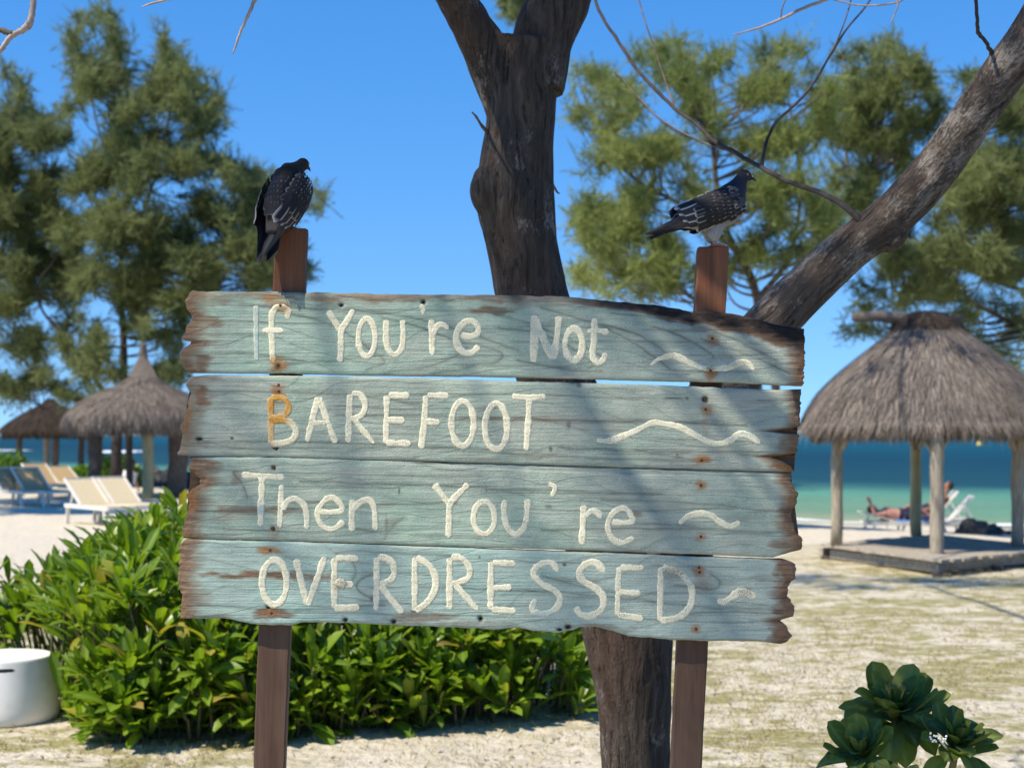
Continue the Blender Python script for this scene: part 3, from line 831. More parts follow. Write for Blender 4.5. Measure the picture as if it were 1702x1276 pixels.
G(0).stroke([(1080,608),(1094,597),(1112,592),(1125,593),(1143,602),(1165,611),(1188,613),(1210,610),(1230,603),(1243,605),(1252,615)], 10, mask=wm, taper=[.25,.7,1,1.1,1,.9,.9,1,1.1,1.1,.8]).build("wave_mark")
# line 2
mb_ = zone([(465,672,30,26,0,.95,0),(462,698,22,10,0,.95,0),(451,700,8,45,0,.7,0)], (0, .08, 0))
G(1).stroke([(451,660),(452,700),(452,737)], 10, mask=mb_).stroke([(452,662),(470,661),(481,673),(477,687),(465,694),(452,695)], 11, mask=mb_).stroke([(455,698),(480,700),(491,711),(492,724),(480,734),(452,738)], 10.5, mask=mb_).build("letter", "rust stained capital B")
G(1).stroke([(512,734),(521,695),(531,660)], 10.5).stroke([(531,660),(544,695),(559,736)], 10.5).stroke([(521,703),(546,702)], 8.5).build("letter")
G(1).stroke([(583,655),(581,695),(580,735)], 11).stroke([(585,654),(599,656),(608,672),(602,690),(583,697)], 10.5).stroke([(590,697),(605,716),(623,737)], 10, taper=[1,1,.6]).build("letter")
G(1).stroke([(644,657),(643,700),(642,737)], 10.5).stroke([(646,657),(681,658)], 11).stroke([(643,698),(673,699)], 10.5).stroke([(642,736),(683,737)], 10.5).build("letter")
G(1).stroke([(709,657),(706,700),(701,745)], 10.5).stroke([(710,657),(746,658)], 11).stroke([(707,701),(731,702)], 11).build("letter")
G(1).oval(769.5, 704, 18.5, 37, 10.5, mask=zone([(769,697,40,5,.3,0,.25)])).build("letter")
G(1).oval(825, 708.5, 18.5, 38, 10.5, mask=zone([(825,699,40,5,.3,0,.25)]), egg=.06).build("letter")
G(1).stroke([(851,659),(880,661),(907,659)], 10.5).stroke([(880,661),(878,705),(875,748)], 10.5).build("letter")
G(1).stroke([(991,731),(1010,732),(1033,726),(1062,713),(1083,703),(1100,704),(1129,710),(1156,724),(1179,735),(1196,737),(1212,732),(1228,722),(1243,724),(1262,736)], 10.5, mask=zone([(1255,730,16,12,.4,0,0),(1240,720,20,4,.5,0,0)], (.12, 0, 0)), taper=[.6,1,1,1,1,1,1,1,.9,1,1,1.1,1.1,.7]).build("wave_mark")
# line 3
G(2).stroke([(403,789),(438,791),(473,793)], 10.5).stroke([(437,792),(436,830),(434,873)], 11, mask=zone([(436,846,20,9,.7,0,.1)])).build("letter")
G(2).stroke([(469,805),(468,840),(466,876)], 10.5, mask=zone([(468,842,14,5,.5,0,.1)])).stroke([(470,846),(481,831),(494,829),(507,840),(511,857),(511,878)], 10.5).build("letter")
G(2).stroke([(532,850),(550,851),(569,848),(566,836),(552,826),(537,835),(529,853),(535,871),(552,879),(573,866)], 10.5, sub=5).build("letter")
G(2).stroke([(587,829),(586,855),(586,882)], 10.5).stroke([(588,846),(601,833),(615,831),(623,846),(625,880)], 10.5).build("letter")
G(2).stroke([(722,804),(734,820),(747,838)], 10.5).stroke([(779,804),(763,820),(748,838),(747,865),(746,892)], 10.5, sub=3).build("letter")
G(2).oval(805, 860, 17.5, 27, 10).build("letter")
G(2).stroke([(839,830),(838,852),(844,876),(857,887),(870,877),(876,855),(877,829)], 10.5).build("letter")
G(2).stroke([(911,804),(921,807),(922,815),(916,824)], 8, sub=4).build("apostrophe")
G(2).stroke([(970,839),(969,870),(967,904)], 11.5).stroke([(972,858),(984,848),(995,853),(997,861)], 10).build("letter")
G(2).stroke([(1016,867),(1032,868),(1051,866),(1049,857),(1042,846),(1029,845),(1015,857),(1010,875),(1018,895),(1033,901),(1053,893)], 10, sub=5).build("letter")
G(2).stroke([(1128,869),(1143,857),(1163,853),(1181,856),(1196,867),(1213,874),(1229,867)], 10.5, mask=const(.22), taper=[.6,1,1.1,1.1,1,1,.9]).build("wave_mark")
# line 4
mo = zone([(450,956,80,9,.35,0,.05)])
G(3).oval(457.5, 966.5, 20.5, 37, 11, mask=mo).build("letter")
G(3).stroke([(493,928),(502,965),(512,1004)], 11, mask=mo).stroke([(541,924),(527,965),(513,1005)], 11, mask=mo).build("letter")
mk_ = zone([(566,969,13,12,.2,0,.75)])
G(3).stroke([(557,926),(557,970),(557,1010)], 10.5, mask=mk_).stroke([(558,927),(597,927)], 11.5).stroke([(560,971),(588,970)], 11.5, mask=mk_).stroke([(557,1010),(598,1008)], 11.5).build("letter")
G(3).stroke([(627,925),(627,970),(626,1013)], 10.5).stroke([(629,924),(646,928),(656,942),(652,961),(632,970)], 10.5).stroke([(633,971),(652,996),(670,1017)], 10.5).build("letter")
G(3).stroke([(690,925),(690,970),(690,1014)], 10.5).stroke([(692,925),(714,939),(725,961),(722,983),(709,1002),(691,1014)], 11).build("letter")
G(3).stroke([(748,926),(748,970),(748,1011)], 11).stroke([(750,925),(767,927),(781,943),(777,961),(752,969)], 10.5).stroke([(757,970),(775,991),(794,1012)], 10).build("letter")
G(3).stroke([(817,932),(816,975),(816,1012)], 10.5).stroke([(818,934),(857,936)], 10.5).stroke([(819,976),(850,975)], 11).stroke([(817,1012),(857,1014)], 10.5).build("letter")
G(3).stroke([(927,949),(919,936),(906,934),(890,943),(888,956),(901,969),(921,980),(931,993),(924,1010),(905,1019),(887,1015),(886,1003),(891,995)], 10.5, mask=zone([(900,1019,28,10,.62,0,0),(886,1003,8,8,.5,0,0)])).build("letter")
G(3).stroke([(1004,949),(991,935),(975,936),(963,950),(970,965),(993,979),(1003,994),(999,1012),(982,1022),(964,1019),(957,1007)], 11, mask=zone([(990,946,20,5,.3,0,0),(965,957,6,8,.4,0,0)])).build("letter")
G(3).stroke([(1029,941),(1027,980),(1026,1022)], 10.5).stroke([(1030,942),(1069,943)], 10).stroke([(1028,983),(1064,985)], 10.5).stroke([(1027,1021),(1068,1027)], 10.5).build("letter")
mdd = zone([(1120,950,22,12,.4,0,.8),(1105,960,9,14,.1,0,.35),(1142,968,9,16,.45,0,.25)])
G(3).stroke([(1098,941),(1097,985),(1096,1030)], 10.5, mask=mdd).stroke([(1100,941),(1125,949),(1143,965),(1150,985),(1145,1008),(1127,1024),(1097,1031)], 11, mask=mdd).build("letter", "capital D with a dark scuffed patch")
G(3).stroke([(1191,996),(1202,999),(1214,992),(1228,984),(1240,985),(1254,991)], 11, mask=zone([(1238,983,14,9,.3,0,.7)], (.1, 0, 0)), taper=[.8,1,1,1.4,1.3,.9]).build("wave_mark")

# knot of old paint in the first E, nails
m_nail = mat_noise("rusty_steel", (0.035, 0.018, 0.012), (0.13, 0.06, 0.03), 300, rough=0.7)
V, F = ellip((0, 0, 0), (12 * K, 0.004, 10 * K), None, 16, 10)
V = [(v[0] * (0.8 + 0.5 * mnoise.noise(Vector(v) * 190)), v[1] * (0.7 + 0.9 * mnoise.noise(Vector(v) * 260 + Vector((3, 0, 0)))), v[2] * (0.8 + 0.5 * mnoise.noise(Vector(v) * 190 + Vector((9, 0, 0))))) for v in V]
V = [(v[0] + sx_(566), v[1] + YF - 0.001, v[2] + sz_(968)) for v in V]
o = mesh_np("paint_lump", V, F, m_letter, planks[3]); mm = np.zeros((len(V), 4)); mm[:, 3] = 1; mm[:, 2] = 0.25 + 0.5 * rng.random(len(V)); set_mask(o.data, mm)
nail_me = None
for k, Ls in enumerate(NAILS):
    for (px, py) in Ls:
        if nail_me is None:
            V, F = ellip((0, 0, 0), (0.0042, 0.0016, 0.0042), None, 8, 4)
            o = mesh_np("nail", V, F, m_nail, planks[k]); nail_me = o.data
        else:
            o = bpy.data.objects.new("nail", nail_me); link(o, planks[k])
        o.location = (float(sx_(px)), float(face_y(np.array(px), np.array(py), k)) + 0.0002, float(sz_(py)))

# posts, leaning slightly
def sign_post(pt, pb, wpx, seed):
    a = np.array([sx_(pt[0]), sz_(pt[1])]); bb_ = np.array([sx_(pb[0]), sz_(pb[1])])
    d = (bb_ - a) / (bb_[1] - a[1])
    zs = np.concatenate([np.linspace(float(a[1]), float(a[1]) - 0.02, 4), np.linspace(float(a[1]) - 0.05, -0.12, 60)])
    hw = wpx * K / 2; th = 0.040; y0 = 0.0175
    prof = [(-hw + .004, y0), (-hw / 2, y0), (0, y0), (hw / 2, y0), (hw - .004, y0), (hw, y0 + .004), (hw, y0 + th - .004), (hw - .004, y0 + th), (-hw + .004, y0 + th), (-hw, y0 + th - .004), (-hw, y0 + .004)]
    V = []; F = []; n = len(prof)
    for i, z in enumerate(zs):
        cx = a[0] + (z - a[1]) * d[0]
        sh = 1 if i > 1 else (0.955 if i == 0 else 0.985)
        for j, (x, yv) in enumerate(prof):
            q = (fbm(np.array(z * 30), np.array(j * 3.1), seed, 2) - .5) * 0.0035
            V.append((cx + x * sh + q, (yv - y0 - th / 2) * sh + y0 + th / 2 + q * .5, z + (0.006 * mnoise.noise(Vector((x * 60, yv * 40, seed))) if i == 0 else 0)))
    for i in range(len(zs) - 1):
        for j in range(n):
            F.append((i * n + j, (i + 1) * n + j, (i + 1) * n + (j + 1) % n, i * n + (j + 1) % n))
    F.append(tuple(range(n)))
    o = mesh_np("post", V, F, m_post, sign, False)
    return o
sign_post((482, 379), (445, 1276), 53, 3)
sign_post((1188, 409), (1142, 1276), 52, 8)
# ------------------------------------------------------------------ pigeons
def mat_bird(name, cols, rough=0.55, sheen=True):
    m, nt, b = newmat(name)
    co = objco(nt)
    z = nd(nt, "ShaderNodeSeparateXYZ", None, Vector=co)
    f = noise_n(nt, mapping(nt, co, (60, 60, 60)), 1.0, 4, 0.6)
    # down the bird: head and neck dark, belly pale (coordinates of the bird itself)
    t = mth(nt, 'ADD', z.outputs[2], mth(nt, 'MULTIPLY', mth(nt, 'SUBTRACT', f, 0.5), 0.03))
    c = ramp(nt, mth(nt, 'MULTIPLY', t, 5.0), *cols)
    c = mixc(nt, ramp(nt, noise_n(nt, mapping(nt, co, (260, 260, 140)), 1.0, 3, .6), (0.45, 0.0), (0.75, 0.45)), c, (0.02, 0.02, 0.025))
    L(nt, c, b.inputs["Base Color"])
    b.inputs["Roughness"].default_value = 0.75
    b.inputs["Specular IOR Level"].default_value = 0.12
    L(nt, bump(nt, noise_n(nt, mapping(nt, co, (170, 170, 320)), 1.0, 3, .6), 0.6, 0.002), b.inputs["Normal"])
    return m
m_feath, nt, b = newmat("dark_scalloped_feathers")
mk = nd(nt, "ShaderNodeAttribute", {"attribute_name": "mask"})
L(nt, mk.outputs["Color"], b.inputs["Base Color"])
b.inputs["Roughness"].default_value = 0.65
b.inputs["Specular IOR Level"].default_value = 0.15
m_beak = mat_noise("dark_horn", (0.02, 0.02, 0.022), (0.05, 0.045, 0.045), 80, rough=0.4, bumps=0)
m_cere = mat_noise("pale_cere", (0.45, 0.44, 0.42), (0.6, 0.58, 0.55), 80, rough=0.7, bumps=0)
m_leg = mat_noise("scaly_red_leg", (0.25, 0.07, 0.06), (0.42, 0.16, 0.12), 400, rough=0.6, bumps=0.5, bdist=0.001)
m_eye, nt, b = newmat("orange_bird_eye")
co = objco(nt)
b.inputs["Base Color"].default_value = (0.35, 0.12, 0.02, 1); b.inputs["Roughness"].default_value = 0.1
m_pupil, nt, b = newmat("black_pupil"); b.inputs["Base Color"].default_value = (0.005, 0.005, 0.005, 1); b.inputs["Roughness"].default_value = 0.05

def feather(L_, w, dark, pale, rim=0.28, camber=0.12, pat=None):
    """one feather blade along +x, flat in xz, with a pale tip and rim; returns verts, faces, colours"""
    nu, nv = 7, 5
    V = []; C = []; F = []
    for i in range(nu):
        t = i / (nu - 1)
        ww = w * (0.45 + 0.55 * math.sin(min(1, t * 1.5) * math.pi / 2)) * math.sqrt(max(0.02, 1 - max(0, (t - .72) / .28) ** 2.2))
        for j in range(nv):
            s = j / (nv - 1) * 2 - 1
            V.append((t * L_, camber * w * (1 - s * s) + 0.0, s * ww / 2))
            e = 0
            if t > 1 - rim * 1.05 or (abs(s) > .9 and t > .35): e = 1
            C.append(pale if e else dark)
    for i in range(nu - 1):
        for j in range(nv - 1):
            F.append((i * nv + j, (i + 1) * nv + j, (i + 1) * nv + j + 1, i * nv + j + 1))
    return V, F, C

def make_pigeon(name, pitch, body_m, scallop, seed, head, Z0=0.098):
    """bird facing +x at the origin = where its feet stand; body pitched up by `pitch` rad"""
    rnd = random.Random(seed)
    R = Matrix.Rotation(-pitch, 3, 'Y')
    def B(x, y, z): return R @ Vector((x, y, z)) + Vector((0, 0, Z0))
    root = empty(name)
    mb = MB()
    # trunk of the body: rump to breast (pts, (side, height) radii)
    pts = [(-0.115, 0, -0.006), (-0.085, 0, -0.006), (-0.05, 0, -0.004), (-0.01, 0, -0.003), (0.035, 0, 0.002), (0.068, 0, 0.012), (0.086, 0, 0.026)]
    rad = [(0.020, 0.010), (0.031, 0.019), (0.042, 0.036), (0.050, 0.049), (0.051, 0.051), (0.042, 0.044), (0.028, 0.030)]
    prevV = []
    n = 18
    V = []; F = []
    for (p, r) in zip(pts, rad):
        for k in range(n):
            th = 2 * math.pi * k / n
            V.append(B(p[0], p[1] + r[0] * math.cos(th), p[2] + r[1] * math.sin(th)))
    for i in range(len(pts) - 1):
        for k in range(n):
            F.append((i * n + k, i * n + (k + 1) % n, (i + 1) * n + (k + 1) % n, (i + 1) * n + k))
    F.append(tuple(range(n - 1, -1, -1))); F.append(tuple((len(pts) - 1) * n + k for k in range(n)))
    mb.add(V, F)
    hd = Vector(head)
    nb = B(0.060, 0, 0.030)
    mid1 = nb.lerp(hd, 0.42) + Vector((0.004, 0, 0.0)); mid2 = nb.lerp(hd, 0.72)
    mb.tube([B(0.035, 0, 0.012), nb, mid1, mid2, hd], [0.042, 0.0355, 0.0265, 0.0195, 0.0165], 14)
    V, F = ellip(hd + Vector((0.003, 0, 0.002)), (0.0205, 0.0158, 0.0172), None, 14, 10); mb.add(V, F)
    V, F = ellip(hd + Vector((0.017, 0, -0.003)), (0.011, 0.008, 0.009), None, 10, 8); mb.add(V, F)
    # thighs
    for s in (-1, 1):
        mb.tube([B(-0.006, 0.020 * s, -0.030), Vector((-0.008, 0.019 * s, 0.030)), Vector((-0.004, 0.018 * s, 0.014))], [0.026, 0.019, 0.009], 12)
    me = blend(mb, 0.0032, 5, name + "_body")
    wmesh("body", me, body_m, root)
    # beak, eyes
    bb = MB()
    bb.tube([hd + Vector((0.022, 0, -0.003)), hd + Vector((0.031, 0, -0.0065)), hd + Vector((0.0375, 0, -0.0125))], [0.0052, 0.0038, 0.0009], 8)
    beak = bb.build("beak", m_beak, root, True)
    bb = MB(); V, F = ellip(hd + Vector((0.0245, 0, 0.0005)), (0.0045, 0.0048, 0.0030), None, 8, 6); bb.add(V, F)
    bb.build("cere", m_cere, beak, True)
    for s in (-1, 1):
        V, F = ellip(hd + Vector((0.0095, 0.0138 * s, 0.0035)), (0.0036, 0.0022, 0.0036), None, 10, 8)
        e = mesh_np("eye", V, F, m_eye, root)
        V, F = ellip(hd + Vector((0.0098, 0.0156 * s, 0.0035)), (0.0019, 0.0009, 0.0019), None, 8, 6)
        mesh_np("pupil", V, F, m_pupil, e)
    # wings: rows of overlapping feathers over the flank
    def flank(x, zz):
        """side offset of the folded wing surface at body coordinates x, z"""
        w = np.interp(x, [-0.20, -0.12, -0.06, 0.0, 0.05, 0.078], [0.010, 0.026, 0.046, 0.0565, 0.0545, 0.040])
        hh = np.interp(x, [-0.20, -0.12, -0.06, 0.0, 0.05, 0.078], [0.02, 0.035, 0.050, 0.058, 0.058, 0.045])
        q = min(1, max(-1, (zz - 0.004) / hh))
        return w * math.sqrt(max(0.03, 1 - q * q * 0.92))
    def place(fv, fc, ff, x, z, ang, lift, s, acc):
        V_, F_, C_ = acc
        n0 = len(V_)
        ca, sa = math.cos(ang), math.sin(ang)
        for (fx, fy, fz) in fv:
            X = x + fx * ca - fz * sa; Zz = z + fx * sa + fz * ca
            Yv = flank(X, Zz) + lift + fy * 0.5 - 0.0035 * (fx > .02) * 0
            V_.append(B(X, s * Yv, Zz))
        F_ += [tuple((i + n0) for i in (f if s < 0 else f[::-1])) for f in ff]
        C_ += fc
    dark, mid, pale = (0.018, 0.017, 0.019), (0.06, 0.057, 0.058), scallop
    for s in (-1, 1):
        acc = ([], [], [])
        # primaries and secondaries
        for i in range(8):
            fv, ff, fc = feather(0.150 - 0.006 * i, 0.020, (0.030, 0.030, 0.034) if i % 2 else (0.016, 0.016, 0.02), (0.06, 0.06, 0.065), 0.05)
            place(fv, fc, ff, -0.050 + 0.004 * i, -0.016 + 0.0030 * i, math.pi - 0.02 + 0.012 * (i - 3), 0.001 + 0.0011 * i, s, acc)
        for i in range(9):
            fv, ff, fc = feather(0.088, 0.021, (0.016, 0.016, 0.02), pale if i in (2, 5, 8) else (0.045, 0.045, 0.05), 0.07)
            place(fv, fc, ff, -0.012 - 0.004 * i * .5, -0.020 + 0.0072 * i, math.pi - 0.03 + 0.022 * i * .5, 0.0075 + 0.0010 * i, s, acc)
        # coverts, rows from the trailing edge forward
        for r in range(7):
            nrow = [8, 9, 9, 9, 9, 8, 7][r]
            for i in range(nrow):
                fx = -0.030 + 0.0165 * r + rnd.uniform(-.002, .002)
                zt = -0.034 + 0.0098 * i + 0.003 * (r % 2) + (0.004 if r > 4 else 0)
                if r == 6: zt += 0.006
                zt = min(zt, np.interp(fx, [-0.06, 0.0, 0.05, 0.078], [.034, .043, .044, .036]))
                Ln = [0.044, 0.038, 0.031, 0.026, 0.022, 0.019, 0.017][r]
                wd = [0.017, 0.016, 0.0145, 0.013, 0.012, 0.0115, 0.011][r]
                pf = rnd.uniform(.45, 1.0) * (1.0 if r < 2 else .62); pal = tuple(c * pf for c in pale)
                if rnd.random() < (0.25 if r > 2 else 0.08): pal = tuple(c * .3 for c in pal)
                fv, ff, fc = feather(Ln, wd, (dark if r < 5 or rnd.random() < .6 else mid), pal, 0.10 + 0.04 * (r > 2))
                place(fv, fc, ff, fx, zt, math.pi + rnd.uniform(-.10, .10) - 0.35 * (zt / 0.05) * (0.3 + .08 * r), 0.013 - 0.0010 * r + 0.0006 * (i % 3), s, acc)
        # smooth shoulder under the coverts
        o = mesh_np("wing", np.array(acc[0]), acc[1], m_feath, root, True)
        C = np.ones((len(acc[0]), 4)); C[:, :3] = np.array(acc[2]); set_mask(o.data, C)
    # mantle: short scalloped feathers over the back, between the wings
    acc = ([], [], [])
    for r in range(8):
        fx = -0.052 + 0.0165 * r
        hw = np.interp(fx, [-0.06, -0.02, 0.03, 0.07], [.016, .030, .034, .026])
        hh = np.interp(fx, [-0.06, -0.02, 0.03, 0.07], [.036, .047, .050, .044])
        zc_ = np.interp(fx, [-0.06, 0.03, 0.07], [-.004, .001, .012])
        for i in range(6):
            yv = hw * ((i + .5 * (r % 2)) / 5.5 * 2 - 1) + rnd.uniform(-.001, .001)
            pf = rnd.uniform(.15, .55)
            fv, ff, fc = feather(.030, .0145, (0.020, 0.018, 0.020), tuple(c * pf for c in pale), .10)
            n0 = len(acc[0])
            for (px_, py_, pz_) in fv:
                X = fx - px_; Yv = yv + pz_; q = min(1.0, abs(Yv) / .052)
                hh2 = np.interp(X, [-0.09, -0.06, -0.02, 0.03, 0.07], [.024, .036, .047, .050, .044]); zc2 = np.interp(X, [-0.06, 0.03, 0.07], [-.004, .001, .012])
                acc[0].append(B(X, Yv, zc2 + hh2 * math.sqrt(1 - q * q * .9) + .003 + py_ * .5 + .0002 * i - .03 * px_ * .3))
            acc[1].extend([tuple(q + n0 for q in f) for f in ff]); acc[2].extend(fc)
    o = mesh_np("mantle", np.array(acc[0]), acc[1], m_feath, root, True)
    C = np.ones((len(acc[0]), 4)); C[:, :3] = np.array(acc[2]); set_mask(o.data, C)
    # tail
    acc = ([], [], [])
    for i in range(9):
        a = (i - 4) / 4.0
        fv, ff, fc = feather(0.118 - 0.006 * abs(a), 0.021, (0.028, 0.030, 0.034), (0.006, 0.006, 0.008), 0.22)
        n0 = len(acc[0]); ca, sa = math.cos(a * .13), math.sin(a * .13)
        for (fx, fy, fz) in fv:
            x = -0.085 - (fx * ca - fz * sa); yv = a * 0.012 + fx * sa + fz * ca
            acc[0].append(B(x, yv, -0.006 - 0.004 * abs(a) + fy * .4 - 0.0011 * abs(i - 4) - fx * 0.10))
        acc[1].extend([tuple(q + n0 for q in f) for f in ff]); acc[2].extend(fc)
    o = mesh_np("tail", np.array(acc[0]), acc[1], m_feath, root, True)
    C = np.ones((len(acc[0]), 4)); C[:, :3] = np.array(acc[2]); set_mask(o.data, C)
    # legs and toes
    for s in (-1, 1):
        lg = MB()
        lg.tube([(-0.003, 0.018 * s, 0.032), (-0.006, 0.018 * s, 0.018), (0.0, 0.018 * s, 0.004)], [0.0042, 0.0034, 0.0032], 8)
        for a, l in ((0.0, 0.024), (0.55, 0.019), (-0.55, 0.019), (math.pi, 0.013)):
            d = Vector((math.cos(a), math.sin(a), 0)); o0 = Vector((0, 0.018 * s, 0.004))
            lg.tube([o0, o0 + d * l * .5 + Vector((0, 0, 0.001)), o0 + d * l * .85 + Vector((0, 0, -0.001)), o0 + d * l + Vector((0, 0, -0.003))], [0.0028, 0.0025, 0.0021, 0.0008], 6)
        lg.build("leg", m_leg, root, True)
    return root

m_bird1 = mat_bird("slate_plumage", ((0.0, (0.30, 0.30, 0.305)), (0.30, (0.24, 0.24, 0.25)), (0.45, (0.12, 0.12, 0.14)), (0.60, (0.045, 0.045, 0.070)), (0.85, (0.028, 0.028, 0.042)), (1.0, (0.03, 0.03, 0.036))))
m_bird2 = mat_bird("sooty_plumage", ((0.0, (0.075, 0.066, 0.06)), (0.10, (0.065, 0.057, 0.05)), (0.20, (0.055, 0.047, 0.041)), (0.7, (0.030, 0.025, 0.022)), (0.85, (0.028, 0.022, 0.018)), (1.0, (0.03, 0.026, 0.022))))
b1 = make_pigeon("pigeon", math.radians(17), m_bird1, (0.50, 0.50, 0.53), 3, (0.078, 0, 0.192))
tag(b1, "slate grey pigeon with white chequered wing standing side on atop the right post", "bird", "pigeons on the sign posts")
b1.location = (float(sx_(1188)) + 0.005, SD + 0.036, CAM_H - (409 - HOR) * K + 0.001)
b1.rotation_euler = (0, 0, math.radians(8))
b2 = make_pigeon("pigeon", math.radians(54), m_bird2, (0.40, 0.355, 0.32), 5, (0.060, -0.012, 0.182), 0.080)
tag(b2, "sooty pigeon seen from behind with tail hanging over the left post", "bird", "pigeons on the sign posts")
b2.location = (float(sx_(480)) - 0.014, SD + 0.036, CAM_H - (379 - HOR) * K + 0.001)
b2.rotation_euler = (0, 0, math.radians(62))
# ------------------------------------------------------------------ the forked tree behind the sign
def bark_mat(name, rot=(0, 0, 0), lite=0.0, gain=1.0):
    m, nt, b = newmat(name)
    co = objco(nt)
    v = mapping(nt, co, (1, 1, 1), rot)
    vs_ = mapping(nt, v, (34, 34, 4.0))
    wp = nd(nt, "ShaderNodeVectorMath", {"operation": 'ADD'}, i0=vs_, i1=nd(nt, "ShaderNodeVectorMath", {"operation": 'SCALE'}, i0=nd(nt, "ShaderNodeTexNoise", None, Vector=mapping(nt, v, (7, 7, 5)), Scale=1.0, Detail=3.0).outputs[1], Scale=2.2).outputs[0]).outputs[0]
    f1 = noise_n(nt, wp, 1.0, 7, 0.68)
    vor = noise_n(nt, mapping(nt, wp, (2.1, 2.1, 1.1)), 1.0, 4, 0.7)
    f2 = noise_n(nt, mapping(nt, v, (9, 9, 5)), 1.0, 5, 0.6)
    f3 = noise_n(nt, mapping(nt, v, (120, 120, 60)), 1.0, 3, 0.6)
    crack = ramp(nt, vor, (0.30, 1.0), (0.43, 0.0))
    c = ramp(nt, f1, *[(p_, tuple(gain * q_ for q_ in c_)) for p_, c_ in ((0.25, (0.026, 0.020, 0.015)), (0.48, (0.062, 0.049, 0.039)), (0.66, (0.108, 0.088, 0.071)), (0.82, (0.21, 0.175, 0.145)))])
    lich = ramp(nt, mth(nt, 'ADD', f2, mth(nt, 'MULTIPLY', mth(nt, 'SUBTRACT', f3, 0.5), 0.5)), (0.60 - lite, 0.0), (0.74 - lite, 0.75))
    c = mixc(nt, lich, c, (0.33, 0.30, 0.265))
    c = mixc(nt, mth(nt, 'MULTIPLY', crack, 0.75), c, (0.018, 0.012, 0.009))
    red = ramp(nt, noise_n(nt, mapping(nt, v, (3, 3, 3), (0, 0, 0), (4, 2, 1)), 1.0, 3), (0.52, 0.0), (0.7, 0.35))
    c = mixc(nt, red, c, (0.105, 0.055, 0.036))
    L(nt, c, b.inputs["Base Color"])
    b.inputs["Roughness"].default_value = 0.85
    b.inputs["Specular IOR Level"].default_value = 0.2
    h = mth(nt, 'SUBTRACT', mth(nt, 'ADD', mth(nt, 'MULTIPLY', f1, 1.2), mth(nt, 'MULTIPLY', f3, 0.25)), mth(nt, 'MULTIPLY', crack, 0.5))
    L(nt, bump(nt, h, 1.0, 0.03), b.inputs["Normal"])
    return m
m_bark = bark_mat("rough_bark")
m_bark2 = bark_mat("rough_bark_on_the_leaning_stem", (0, math.radians(-43), 0), 0.10, 1.35)  # paler copy of the bark: sunlit patches put into the colour
m_twig = mat_noise("grey_brown_twig", (0.06, 0.045, 0.035), (0.20, 0.16, 0.13), 20, rough=0.85, bumps=0.5, bdist=0.003)
m_twigdark = mat_noise("dark_twig", (0.028, 0.021, 0.018), (0.07, 0.055, 0.046), 20, rough=0.85, bumps=0.5, bdist=0.003)
m_twiglit = mat_noise("pale_dead_twig", (0.22, 0.17, 0.14), (0.45, 0.37, 0.32), 30, rough=0.85, bumps=0.5, bdist=0.003)

TD = 2.72
tree = empty("forked_tree", (float(P(1068, 0, TD).x), 2 * TD, 0))
tag(tree, "dark rough barked forked tree growing directly behind the sign", "tree")
ORG = Vector(tree.location)
def TP(px, py, d=TD): return P(px, py, d) - ORG
kk = TD / FPX
def bumpy_tube(mb, rows, n=20, sub=4, seed=0):
    """rows of (px, py, depth, radius px)"""
    Q = spline(rows, sub)
    pts = [TP(q[0], q[1], q[2]) for q in Q]
    mb.tube(pts, [q[3] * q[2] / FPX for q in Q], n)
mb = MB()
bumpy_tube(mb, [(1066,1590,2.72,104),(1063,1500,2.72,78),(1060,1400,2.72,66),(1057,1276,2.72,58),(1052,1150,2.72,64),(1043,1050,2.72,76),(1020,920,2.72,78),(978,790,2.72,68),(924,632,2.72,64),(885,490,2.72,60),(867,400,2.72,60),(856,335,2.72,66),(858,285,2.72,63),(866,200,2.72,58),(868,130,2.72,60),(876,70,2.72,58)])
bumpy_tube(mb, [(850,190,2.72,42),(825,120,2.72,42),(795,60,2.70,36),(760,0,2.68,32),(700,-90,2.62,31),(600,-210,2.5,29),(440,-330,2.3,25),(260,-420,2.05,21),(80,-480,1.8,17)])
bumpy_tube(mb, [(890,150,2.72,50),(904,60,2.73,52),(926,0,2.74,55),(948,-80,2.76,54),(975,-200,2.8,50),(1020,-420,2.9,44),(1000,-700,3.0,36),(960,-1000,3.1,26)])
# knuckle where a limb was lost
V, F = ellip(TP(812, 318, 2.70), (32 * kk, 40 * kk, 40 * kk), None, 14, 10); mb.add(V, F)
V, F = ellip(TP(806, 295, 2.70), (19 * kk, 30 * kk, 18 * kk), None, 14, 10); mb.add(V, F)
# root flare
for a in np.linspace(0, 6.28, 6)[:-1]:
    mb.tube([TP(1066, 1440) , TP(1066, 1520) + Vector((math.cos(a) * .16, math.sin(a) * .16, 0)), Vector((math.cos(a + .2) * .42, math.sin(a + .2) * .42, -0.04))], [0.07, 0.075, 0.03], 10)
me = blend(mb, 0.0085, 5, "trunk")
def roughen(me, amp, axis=None, seed=0, fz=4.5, fr=22):
    V = get_co(me); Nn = get_no(me)
    out = V.copy()
    for i in range(len(V)):
        p = Vector(V[i])
        if axis is not None: p = axis @ p
        q = Vector((p.x * fr, p.y * fr, p.z * fz)) + Vector((seed, 0, 0))
        h = mnoise.noise(q) * 0.6 + mnoise.noise(q * 2.1) * 0.5 + mnoise.noise(Vector((p.x * 9, p.y * 9, p.z * 6))) * 0.9
        h += abs(mnoise.noise(q * 0.9 + Vector((5, 5, 1)))) * -0.9
        out[i] += Nn[i] * h * amp
    set_co(me, out)
roughen(me, 0.0052)
wmesh("trunk", me, m_bark, tree)
mb = MB()
